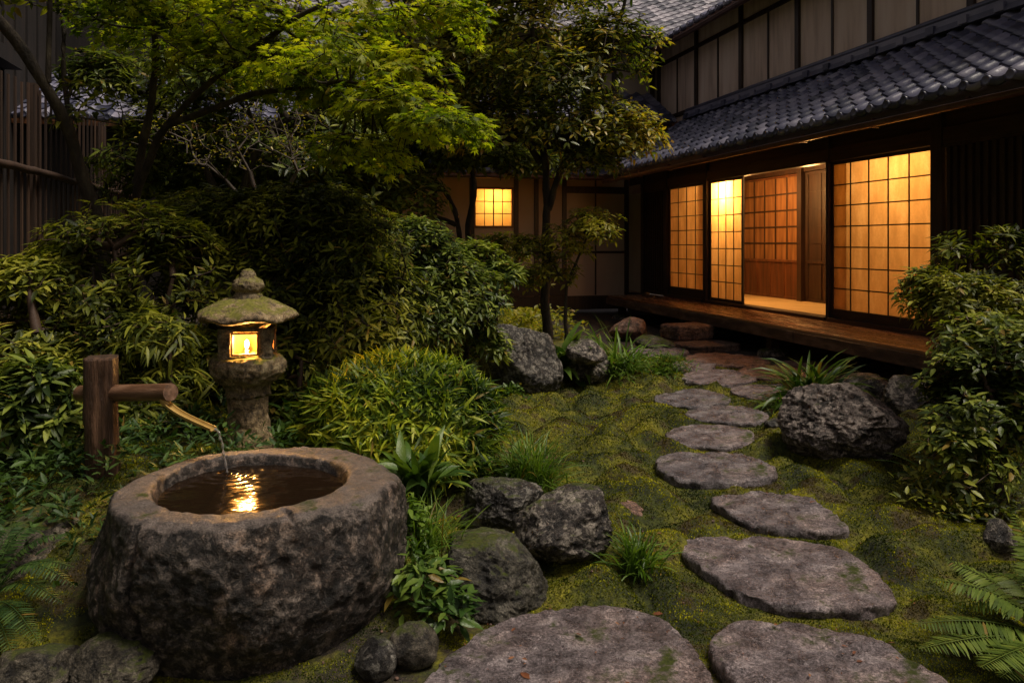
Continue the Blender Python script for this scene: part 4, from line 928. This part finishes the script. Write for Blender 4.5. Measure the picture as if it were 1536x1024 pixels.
plant('evergreen_shrub', 'dark shrub against the fence at the far left', 'shrub', B_, [([B_, B_+[0, 0, .5], B_+[-.05, 0, .6]], (.03, .014))],
      [pb_(40, 440, 4.8, 90, 60), pb_(30, 520, 4.6, 90, 60), pb_(100, 560, 4.6, 60, 40)], 900, 'lan', .08, 7, LF_DARK, 15, 'shrubs on the left of the garden', TWIG, gap=.42, tip=.003)
B_ = gb(50, 3.7)
plant('drooping_shrub', 'low shrub with drooping narrow leaves left of the spout post', 'shrub', B_, [([B_, B_+[0, 0, .25], B_+[0, 0, .5]], (.02, .01))],
      [pb_(50, 590, 3.8, 65, 45), pb_(70, 650, 3.8, 60, 45), pb_(0, 640, 3.7, 60, 60)], 480, 'lan', .088, 8, LF_BLUE, 16, 'shrubs on the left of the garden', TWIG, gap=.35, tip=.003, upd=.4)
B_ = gb(255, 4.5)
plant('leafy_undergrowth', 'thin-twigged glossy undergrowth between the spout post and lantern', 'shrub', B_, [([B_, B_+[0, 0, .25], B_+[.02, 0, .55]], (.018, .008))],
      [pb_(235, 510, 4.6, 55, 35), pb_(250, 590, 4.6, 65, 40), pb_(260, 640, 4.5, 60, 35), pb_(215, 640, 4.3, 40, 45)], 330, 'nar', .12, 7, LF_DARK, 17, 'shrubs on the left of the garden', TWIG, gap=.40, tip=.0025, upd=.5)
B_ = gb(450, 5.0)
plant('leafy_undergrowth', 'dark leafy undergrowth right of the lantern shaft', 'shrub', B_, [([B_, B_+[0, 0, .25], B_+[.02, 0, .55]], (.025, .012))],
      [pb_(450, 560, 5.2, 60, 60), pb_(420, 610, 5.0, 50, 40), pb_(330, 560, 5.2, 60, 60), pb_(500, 520, 5.6, 60, 40)], 380, 'lan', .09, 7, LF_DARK, 18, 'shrubs on the left of the garden', TWIG, gap=.36, tip=.0025)
# round yellow-green bush: curved leaves on a dome
def dome(name, label, px, py, D, rx, rz, n, k, size, mat, seed, tpl='nar', cat='bush', gy=1.0):
    r = np.random.default_rng(seed); c = at(px, py, D); Rx, Rz = rx*D/F, rz*D/F; base = np.array([c[0], c[1], G(c[0], c[1])])
    d = nrm(r.normal(size=(n, 3))); d[:, 2] = np.where(d[:, 2] < -.5, -d[:, 2], d[:, 2])
    C = c+d*[Rx, Rx*.9*gy, Rz]*((.72+.28*np.sqrt(r.random(n)))*(1+.16*fbm(d*4, 3, seed)))[:, None]
    C[:, 2] = np.maximum(C[:, 2], base[2]+.02)
    o = empty(name, tuple(base)); tag(o, label, cat)
    mb = MB(); skeleton(mb, [([base, base+[0, 0, .15], c], (.03, .015))], C[:n//2], r, .003, .45); mb.v = [x-base for x in mb.v]; mb.build('stems', TWIG, o, smooth=True)
    Dr = nrm(d*[1, 1, .8]+[0, 0, .45]+r.normal(0, .25, d.shape)); mb = MB(); whorls(mb, LEAF[tpl], C, Dr, k, size, r, (.35, 1.3), .2, curl=.01)
    mb.v = [x-base for x in mb.v]; mb.build('foliage', mat, o, smooth=True); return o
dome('rounded_bush', 'rounded yellow-green bush with curling leaves right of the basin', 600, 642, 4.75, 146, 100, 2300, 8, .11, LF_YG, 31)

# strap / grass plants
def straps(name, label, base, n, length, width, mat, seed, tilt=(.1, .9), curv=(.6, 1.8), spread=.04, group=None, cat='plant', fold=.25, shape='strap', part='leaves', st=7):
    r = np.random.default_rng(seed); base = np.asarray(base, float)
    th = r.random(n)*2*math.pi; ti = r.uniform(*tilt, n); cu = r.uniform(*curv, n); ln = length*r.uniform(.55, 1.1, n); wd = width*r.uniform(.7, 1.15, n)
    t = np.linspace(0, 1, st); a = ti[:, None]+cu[:, None]*t[None]**1.3; a = np.minimum(a, 2.6)
    dx = np.sin(a); dz = np.cos(a); h = np.concatenate([np.zeros((n, 1)), np.cumsum((dx[:, 1:]+dx[:, :-1])/2, 1)], 1)/(st-1)*ln[:, None]; z = np.concatenate([np.zeros((n, 1)), np.cumsum((dz[:, 1:]+dz[:, :-1])/2, 1)], 1)/(st-1)*ln[:, None]
    out = np.stack([np.cos(th), np.sin(th), 0*th], -1); side = np.stack([-np.sin(th), np.cos(th), 0*th], -1)
    tw = r.normal(0, .3, n); side = nrm(side+np.array([0, 0, 1.])*tw[:, None])
    o0 = r.normal(0, spread, (n, 2)); p0 = np.concatenate([o0, np.zeros((n, 1))], 1)
    wt = (np.power(t, .35)*np.power(1-t, .5)*1.35 if shape == 'strap' else np.clip(np.sin(np.pi*np.power(t, .9))**.8*(t > .0), 0, 1)*np.where(t < .3, .35+2.1*t, 1)); wt[-1] = 0.02; wt[0] = max(wt[0], .25)
    c = p0[:, None]+h[..., None]*out[:, None]+z[..., None]*np.array([0, 0, 1.]); hw = (wd[:, None]*wt[None]/2)[..., None]
    nrmv = np.stack([-np.cos(th)[:, None]*dz, -np.sin(th)[:, None]*dz, dx], -1)
    V = np.stack([c-side[:, None]*hw+nrmv*hw*fold, c, c+side[:, None]*hw+nrmv*hw*fold], 2)
    b0 = np.arange(n)[:, None, None]*st*3+np.arange(st-1)[None, :, None]*3+np.arange(2)[None, None]
    mb = MB(); mb.add(V.reshape(-1, 3), np.stack([b0, b0+1, b0+4, b0+3], -1).reshape(-1, 4))
    # keep tips out of the ground
    vv = mb.v[0]; vv[:, 2] = np.maximum(vv[:, 2], .004)
    o = mb.build(name, mat, smooth=True, loc=tuple(base)); return tag(o, label, cat, group)
def sg(px, py, z=None):
    p = gp(px, py, 0); p[2] = G(p[0], p[1])-.005 if z is None else z; return p
straps('grass_tuft', 'bushy bright grass tuft right of the round bush', sg(795, 738), 420, .42, .010, LF_GRASS, 41, (.0, .9), (.4, 1.7), .06, cat='grass tuft')
straps('grass_tuft', 'small spiky tuft beside the mottled rock', sg(957, 862), 150, .23, .013, LF_GRASS, 42, (.0, 1.0), (.4, 1.4), .035, cat='grass tuft')
straps('grass_tuft', 'fine grass tuft squeezed against the right side of the basin', at(636, 838, 3.3), 260, .30, .008, LF_GRASS, 43, (.0, .8), (.3, 1.4), .05, cat='grass tuft')
straps('broadleaf_plant', 'dark toothed broad-leaved plant between the basin and round bush', at(622, 738, 3.95), 60, .40, .055, LF_STRAP, 44, (.15, 1.1), (.4, 1.3), .05, shape='leaf')
straps('hosta', 'hosta with wide leaves behind the stacked rocks', gp(846, 568, .02), 95, .80, .10, LF_STRAP, 45, (.15, 1.2), (.7, 1.9), .10, shape='leaf', cat='hosta')
straps('blade_plant', 'yellow-green arching blades right of the stacked rocks', gp(925, 570, .02), 90, .72, .035, LF_GRASS, 46, (.0, .9), (.5, 1.9), .08)
straps('strap_plant', 'wide strap-leaved plant at the edge of the path before the veranda', sg(1216, 612), 130, .66, .05, LF_STRAP, 47, (.05, 1.15), (.6, 1.8), .07)
straps('grass_tuft', 'fine drooping grass at the left foot of the strap-leaved plant', sg(1180, 618), 160, .3, .008, LF_GRASS, 48, (.2, 1.2), (.5, 1.6), .06, cat='grass tuft')
straps('blade_plant', 'curved blades under the right shrub near the craggy rock', gp(1420, 730, .03), 26, .38, .024, LF_STRAP, 49, (.3, 1.1), (.8, 1.9), .04)
def groundcover(name, label, pts, n, size, mat, seed, tpl='ov', hgt=.08):
    r = np.random.default_rng(seed); P = np.array(pts); i = r.integers(0, len(P), n); c = P[i, :3]+np.stack([r.normal(0, 1, n)*P[i, 3], r.normal(0, 1, n)*P[i, 3], 0*r.random(n)], -1)
    c[:, 2] = gbase(c[:, 0], c[:, 1])[0]+r.random(n)**1.2*hgt; mb = MB(); b0 = P[:, :3].mean(0); b0[2] = 0
    whorls(mb, LEAF[tpl], c-b0, nrm(r.normal(0, .35, (n, 3))+[0, 0, 1]), 5, size, r, (.1, .7), .3)
    return tag(mb.build(name, mat, smooth=True, loc=tuple(b0)), label, 'ground cover', kind='stuff')
groundcover('ground_cover', 'low leafy ground cover between stacked rocks and flagstones', [(*gp(960, 566), .18), (*gp(995, 562), .12), (*gp(925, 575), .12)], 420, .10, LF_GRASS, 51, 'nar', .2)
groundcover('ground_cover', 'creeping leaves under the right shrub', [(*gp(1430, 760), .14), (*gp(1470, 790), .12), (*gp(1400, 735), .08)], 300, .05, LF_DARK, 52, 'ov', .1)
groundcover('ground_cover', 'yellowish low growth behind the tall boulder', [(*gp(740, 512), .5), (*gp(780, 505), .4), (*gp(690, 520), .5)], 900, .09, LF_WARM, 53, 'sm', .45)
groundcover('ground_cover', 'small leaves at the foot of the tall boulder', [(*gp(770, 604), .06), (*gp(745, 600), .07)], 60, .05, LF_STRAP, 54, 'sm', .08)
groundcover('ground_cover', 'low dark weeds on the mound behind the basin', [(*at(250, 700, 4.0), .3), (*at(450, 690, 4.2), .3), (*at(80, 700, 3.9), .3), (*at(60, 760, 3.4), .25), (*at(30, 720, 3.6), .3)], 800, .06, LF_FERN, 55, 'lan', .15)
groundcover('ground_cover', 'broad dark leaves at the foot of the rounded bush', [(*gp(520, 735), .12), (*gp(580, 745), .14), (*gp(690, 740), .16), (*gp(470, 725), .12)], 260, .10, LF_STRAP, 58, 'ov', .22)
# leafy weed beside basin
B_ = gp(650, 948, .0)
plant('leafy_weed', 'bright broad-leaved weed at the right foot of the basin', 'plant', B_, [([B_, B_+[-.01, 0, .1], B_+[-.03, 0, .25]], (.006, .004))], [pb_(640, 880, 2.98, 44, 45), pb_(670, 915, 2.9, 40, 28)], 75, 'ov', .062, 5, LF_STRAP, 56, None, TWIG, tip=.0015, gap=.2)
B_ = at(608, 830, 3.2); B_[2] = .02
plant('leafy_weed', 'slender weed climbing the right flank of the basin', 'plant', B_, [([B_, B_+[0, 0, .1], B_+[0, 0, .3]], (.005, .003))], [pb_(612, 800, 3.25, 20, 55)], 50, 'ov', .05, 5, LF_GRASS, 57, None, TWIG, tip=.0015, gap=.2)

# right shrubs
B_ = gb(1490, 5.4)
plant('glossy_shrub', 'tall glossy shrub at the right edge in front of the shutters', 'shrub', B_, [([B_, B_+[0, 0, .6], B_+[-.1, 0, 1.2]], (.03, .015)), ([B_, B_+[-.2, 0, .5], at(1420, 450, 5.2)], (.02, .01))],
      [pb_(1480, 400, 5.3, 75, 65), pb_(1450, 460, 5.1, 80, 50), pb_(1530, 430, 5.2, 70, 90), pb_(1395, 445, 5.3, 45, 45), pb_(1500, 520, 5.0, 80, 70)], 1700, 'lan', .07, 6, LF_DARK, 61, 'shrubs at the right edge', TWIG, tip=.0025, gap=.45, upd=.9, shell=.35, gs=2.6)
B_ = gb(1500, 4.4)
plant('glossy_shrub', 'lower glossy shrub spilling over the craggy rock at right', 'shrub', B_, [([B_, B_+[0, 0, .4], B_+[-.1, 0, .8]], (.025, .012))],
      [pb_(1460, 570, 4.5, 80, 50), pb_(1480, 640, 4.3, 90, 65), pb_(1450, 690, 4.2, 70, 50), pb_(1530, 600, 4.4, 70, 110), pb_(1410, 610, 4.6, 40, 40), pb_(1480, 520, 4.7, 80, 50)], 1800, 'ov', .06, 6, LF_OLIVE, 62, 'shrubs at the right edge', TWIG, tip=.0025, gap=.45, upd=.9, shell=.35, gs=2.6)

B_ = gb(380, 9.5)
plant('background_hedge', 'dark hedge along the rear wall behind the maple', 'hedge', B_, [([B_, B_+[0, 0, .8], B_+[0, 0, 1.6]], (.04, .02))],
      [pb_(240, 270, 9.4, 90, 50), pb_(330, 265, 9.5, 100, 60), pb_(440, 260, 9.6, 100, 60), pb_(540, 280, 9.7, 80, 55), pb_(610, 300, 10, 60, 45)], 1500, 'ov', .12, 6, LF_OLIVE, 63, None, TWIG, gap=.36, shell=.4)
# ferns
def fern(name, label, base, fronds, mat, seed, width=.16):
    """fronds: list of end offsets (dx,dy,dz) with an upward arch"""
    r = np.random.default_rng(seed); base = np.asarray(base, float); o = empty(name, tuple(base)); tag(o, label, 'fern')
    for e, arch in fronds:
        e = np.array(e, float); ln = np.linalg.norm(e); t = np.linspace(0, 1, 30)
        c = e[None]*t[:, None]+np.array([0, 0, 1.])*(arch*np.sin(t*math.pi)*(1-.3*t))[:, None]
        mb = MB(); mb.tube(c, np.linspace(.0035, .001, 30), 5)
        k = int(ln/.014); tt = np.linspace(.12, .985, k); P = np.stack([np.interp(tt, t, c[:, i]) for i in range(3)], -1)
        T = nrm(np.stack([np.interp(tt, t, np.gradient(c[:, i])) for i in range(3)], -1)); S = nrm(np.cross(T, [0, 0, 1.])); N = np.cross(S, T)
        wl = width*np.power(np.sin(np.pi*np.power(tt, .75)), .75)*.5+.006
        for sg_ in (1, -1):
            A = S*sg_+T*.35+N*(-.1)+r.normal(0, .05, P.shape)
            put_leaves(mb, LEAF['pin'], P, A, N+r.normal(0, .08, P.shape), wl*r.uniform(.9, 1.08, k))
        mb.build('frond', mat, o, smooth=True)
    return o
fb_ = at(1600, 960, 2.75); fb_[2] = .05
def fr_(px, py, D, arch): return (at(px, py, D)-fb_, arch)
fern('fern', 'large yellow-green fern arching in from the bottom right corner', fb_, [fr_(1418, 838, 3.0, .06), fr_(1395, 868, 2.9, .08), fr_(1368, 935, 2.75, .06), fr_(1378, 972, 2.6, .05), fr_(1500, 1015, 2.5, .03), fr_(1520, 765, 2.9, .02), fr_(1470, 1000, 2.45, .04), fr_(1430, 905, 2.85, .1), fr_(1545, 800, 3.0, .05), fr_(1460, 860, 3.05, .12)], LF_FERNY, 71, .22)
fb_ = at(-30, 900, 2.9); fb_[2] = .1
fern('fern', 'dark fern drooping at the lower left edge beside the basin', fb_, [fr_(105, 800, 3.0, .12), fr_(112, 850, 2.9, .12), fr_(95, 905, 2.8, .12), fr_(60, 965, 2.6, .1), fr_(20, 985, 2.6, .08), fr_(70, 790, 3.1, .14), fr_(115, 880, 2.85, .16), fr_(30, 780, 3.1, .1)], LF_FERN, 72, .13)
fb_ = at(30, 700, 3.8); fb_[2] = .4
fern('fern', 'small dark fern below the drooping shrub at the left edge', fb_, [fr_(120, 640, 3.7, .1), fr_(110, 690, 3.6, .1), fr_(60, 610, 3.9, .05), fr_(-10, 640, 3.7, .1), fr_(60, 720, 3.5, .1), fr_(5, 720, 3.5, .08)], LF_FERN, 73, .12)

# trees
B_ = gb(215, 6.4)
plant('maple_tree', 'spreading yellow-green maple overhanging the left of the garden', 'tree', B_,
      [([B_, at(205, 420, 6.4), at(200, 285, 6.3), at(250, 190, 6.1), at(320, 115, 5.8), at(420, 75, 5.5)], (.05, .014)), ([at(200, 285, 6.3), at(230, 150, 6.2), at(235, 60, 6.0), at(215, -60, 6.0)], (.035, .02)), ([at(250, 190, 6.1), at(380, 140, 5.7), at(520, 120, 5.2), at(620, 150, 5.0)], (.03, .008)), ([at(320, 115, 5.8), at(470, 10, 5.4), at(600, -30, 5.2)], (.025, .01))],
      [pb_(430, 60, 5.4, 150, 50, 1.0), pb_(510, 110, 5.2, 130, 42, .9), pb_(590, 165, 5.0, 100, 34, .8), pb_(665, 195, 4.9, 85, 22, .6), pb_(620, 110, 5.1, 70, 30, .6), pb_(430, 130, 5.6, 110, 22, .6), pb_(540, 235, 5.3, 90, 26, .6), pb_(230, 40, 5.9, 120, 36, .8), pb_(560, 30, 5.2, 100, 40, .8), pb_(300, -10, 5.6, 160, 40, 1.0), pb_(330, 95, 5.8, 120, 34, .8), pb_(680, 30, 5.3, 60, 30, .6)],
      2700, 'map', .056, 7, LF_MAPLE, 81, tree=True, up=.7, shell=.2, gap=.46, gs=2.4, pitch=(-.5, .5), upd=1.2, tip=.003, taper=.42)
B_ = gb(160, 5.9)
plant('leaning_tree', 'bare leaning dark trunk crossing the fence at the left', 'tree', B_,
      [([B_, at(150, 335, 5.8), at(105, 215, 5.6), at(72, 125, 5.4), at(0, 28, 5.2), at(-80, -40, 5.0)], (.06, .035)), ([at(76, 132, 5.4), at(72, 60, 5.4), at(74, -30, 5.4)], (.02, .016)), ([at(105, 215, 5.6), at(95, 120, 5.8), at(92, -20, 5.8)], (.02, .015))],
      [pb_(60, -10, 5.3, 90, 30), pb_(130, 160, 5.7, 55, 50)], 90, 'ov', .08, 5, LF_DARK, 82, tree=True, gap=.4)
B_ = gb(822, 9.8)
plant('bronze_leaf_tree', 'broadleaf tree with bronze and olive leaves in front of the rear wing', 'tree', B_,
      [([B_, at(818, 400, 9.8), at(822, 300, 9.8), at(815, 200, 9.7), at(800, 80, 9.6), at(790, -60, 9.6)], (.075, .02)), ([at(822, 320, 9.8), at(850, 230, 9.6), at(900, 130, 9.4), at(930, 20, 9.3)], (.05, .015)), ([at(815, 250, 9.8), at(760, 160, 9.6), at(700, 70, 9.5)], (.045, .015))],
      [pb_(800, 60, 9.5, 120, 100), pb_(910, 90, 9.3, 90, 80), pb_(870, 195, 9.4, 110, 60), pb_(750, 200, 9.5, 110, 55), pb_(700, 80, 9.5, 90, 80), pb_(640, 60, 9.7, 90, 80), pb_(940, 210, 9.2, 65, 45), pb_(620, -20, 9.6, 100, 50), pb_(830, -30, 9.5, 160, 50), pb_(890, 245, 9.3, 50, 25), pb_(570, 60, 9.8, 60, 60), pb_(740, 130, 9.6, 80, 60), pb_(660, 160, 9.8, 80, 50), pb_(820, 130, 9.2, 110, 60)],
      4700, 'ov', .095, 5, LF_BROWN, 83, tree=True, gap=.45, gs=1.7, shell=.3, tip=.005, taper=.42)
B_ = gb(700, 11)
plant('dark_leaf_tree', 'multi-stemmed dark tree beside the small lit window', 'tree', B_,
      [([B_, at(695, 400, 11), at(688, 330, 11), at(665, 280, 11), at(600, 230, 10.8)], (.06, .02)), ([B_+[.3, 0, 0], at(702, 350, 11), at(712, 290, 11), at(700, 220, 11)], (.07, .03)), ([at(690, 340, 11), at(640, 320, 10.9), at(590, 300, 10.8)], (.04, .02))],
      [pb_(640, 230, 10.8, 90, 45), pb_(560, 270, 10.6, 80, 45), pb_(720, 240, 10.8, 80, 30), pb_(800, 250, 11, 60, 25), pb_(500, 240, 10.4, 80, 60), pb_(640, 150, 10.9, 120, 60), pb_(760, 130, 11, 130, 60)],
      2600, 'ov', .125, 5, LF_OLIVE, 84, tree=True, gap=.38, gs=1.1, shell=.35, tip=.006, taper=.42)
B_ = gb(340, 8.6)
plant('dark_leaf_tree', 'dark glossy tree with bare pale twigs behind the domed shrub', 'tree', B_,
      [([B_, at(350, 330, 8.6), at(380, 230, 8.5), at(410, 190, 8.4)], (.08, .03)), ([at(350, 330, 8.6), at(290, 220, 8.6), at(230, 150, 8.6)], (.05, .02))],
      [pb_(300, 190, 8.6, 110, 55), pb_(200, 230, 8.4, 70, 55), pb_(420, 240, 8.4, 90, 50), pb_(240, 120, 8.7, 100, 50), pb_(500, 200, 8.8, 90, 60), pb_(430, 100, 8.9, 120, 70), pb_(150, 120, 8.2, 60, 45), pb_(340, 130, 8.3, 90, 50)],
      2600, 'lan', .11, 5, LF_OLIVE, 85, tree=True, gap=.42, gs=1.3, shell=.3, tip=.005, taper=.42)
B_ = gb(400, 7.2)
plant('bare_twig_shrub', 'nearly leafless pale twiggy shrub under the maple', 'shrub', B_,
      [([B_, at(395, 330, 7.2), at(370, 250, 7.1)], (.05, .02)), ([at(395, 330, 7.2), at(330, 262, 7.0)], (.03, .015)), ([at(395, 330, 7.2), at(450, 250, 7.1)], (.03, .015))],
      [pb_(380, 215, 7.1, 80, 40), pb_(330, 240, 7.0, 50, 25), pb_(460, 235, 7.2, 70, 35), pb_(420, 175, 7.2, 70, 35), pb_(250, 200, 7.0, 60, 40)], 420, 'sm', .03, 2, LF_BROWN, 86, None, TWIGP, gap=.3, shell=.3, tip=.0028, taper=.4)
B_ = gb(848, 9.2)
plant('young_tree', 'small young tree with pale warm leaves against the rear wing', 'tree', B_,
      [([B_, at(848, 430, 9.2), at(872, 380, 9.1), at(885, 345, 9.1)], (.03, .01)), ([at(850, 430, 9.2), at(820, 380, 9.2)], (.02, .008))],
      [pb_(885, 340, 9.1, 42, 30), pb_(850, 365, 9.2, 45, 35), pb_(835, 410, 9.2, 35, 30), pb_(795, 375, 9.3, 35, 25), pb_(900, 350, 8.9, 32, 26)],
      480, 'ov', .08, 5, LF_WARM, 87, tree=True, gap=.33, gs=2, shell=.3, tip=.003, taper=.42)
B_ = gb(745, 10.2)
plant('young_shrub', 'sparse reddish shrub under the small lit window', 'shrub', B_,
      [([B_, at(745, 440, 10.2), at(750, 390, 10.2)], (.03, .012))],
      [pb_(745, 375, 10.2, 50, 28), pb_(790, 420, 10, 40, 25), pb_(700, 400, 10, 40, 40)],
      260, 'sm', .085, 5, LF_WARM, 88, gap=.33, gs=2, shell=.3, tip=.003, bark=TWIG)

# fallen leaves and pebbles
lf = MB(); put_leaves(lf, LEAF['ov'], np.zeros((1, 3)), np.array([[1., 0, 0]]), np.array([[0, 0, 1.]]), np.array([1.]))
proto = lf.build('fallen_leaf', LITTER, smooth=True); pm = MB(); v, f = ICO[4]
spots = []
for i in range(190):
    D = 2.45*math.exp(random.random()*math.log(7/2.45)); px = random.uniform(560, 1400); spots.append(((px-768)/F*D, D))
def top_at(x, y):
    z = G(x, y)
    for P, tz in POLY:
        c = P.mean(0); d = P-c; an = np.arctan2(d[:, 1], d[:, 0]); o = np.argsort(an); r_ = np.interp(math.atan2(y-c[1], x-c[0]), an[o], np.hypot(*d.T)[o], period=2*math.pi)
        if math.hypot(x-c[0], y-c[1]) < r_*.95: z = max(z, tz+.004)
    return z
for i, (x, y) in enumerate(spots):
    o = proto if i == 0 else proto.copy()
    if i: sc.collection.objects.link(o)
    s_ = random.uniform(.010, .03) if i > 14 else random.uniform(.04, .06); o.scale = (s_, s_, s_); o.location = (x, y, top_at(x, y)+.004); o.rotation_euler = (random.uniform(-.3, .3), random.uniform(-.3, .3), random.uniform(0, 6.3))
    tag(o, 'small dry reddish leaf fallen on the moss and stones', 'fallen leaf', 'fallen leaves on the moss and stones')
n = 900; r = np.random.default_rng(5); y = 2.4*np.exp(r.random(n)*math.log(9/2.4)); px = r.uniform(480, 1450, n); x = (px-768)/F*y
ok = mossmask(x, y)+.5*r.random(n) < 1.05; x, y = x[ok], y[ok]; z = gbase(x, y)[0]; mb = MB(); v, f = ICO[4]; bm = bmesh.new(); bmesh.ops.create_icosphere(bm, subdivisions=1, radius=1); v1 = np.array([q.co[:] for q in bm.verts]); f1 = np.array([[q.index for q in p.verts] for p in bm.faces]); bm.free()
for i in range(len(x)):
    s_ = r.uniform(.003, .011); mb.add(v1*r.uniform(.6, 1.2, v1.shape)*s_+[x[i], y[i], z[i]+s_*.4], f1)
tag(mb.build('gravel', ST_PATHR, smooth=True), 'scattered grit and gravel between the stepping stones', 'gravel', kind='stuff')
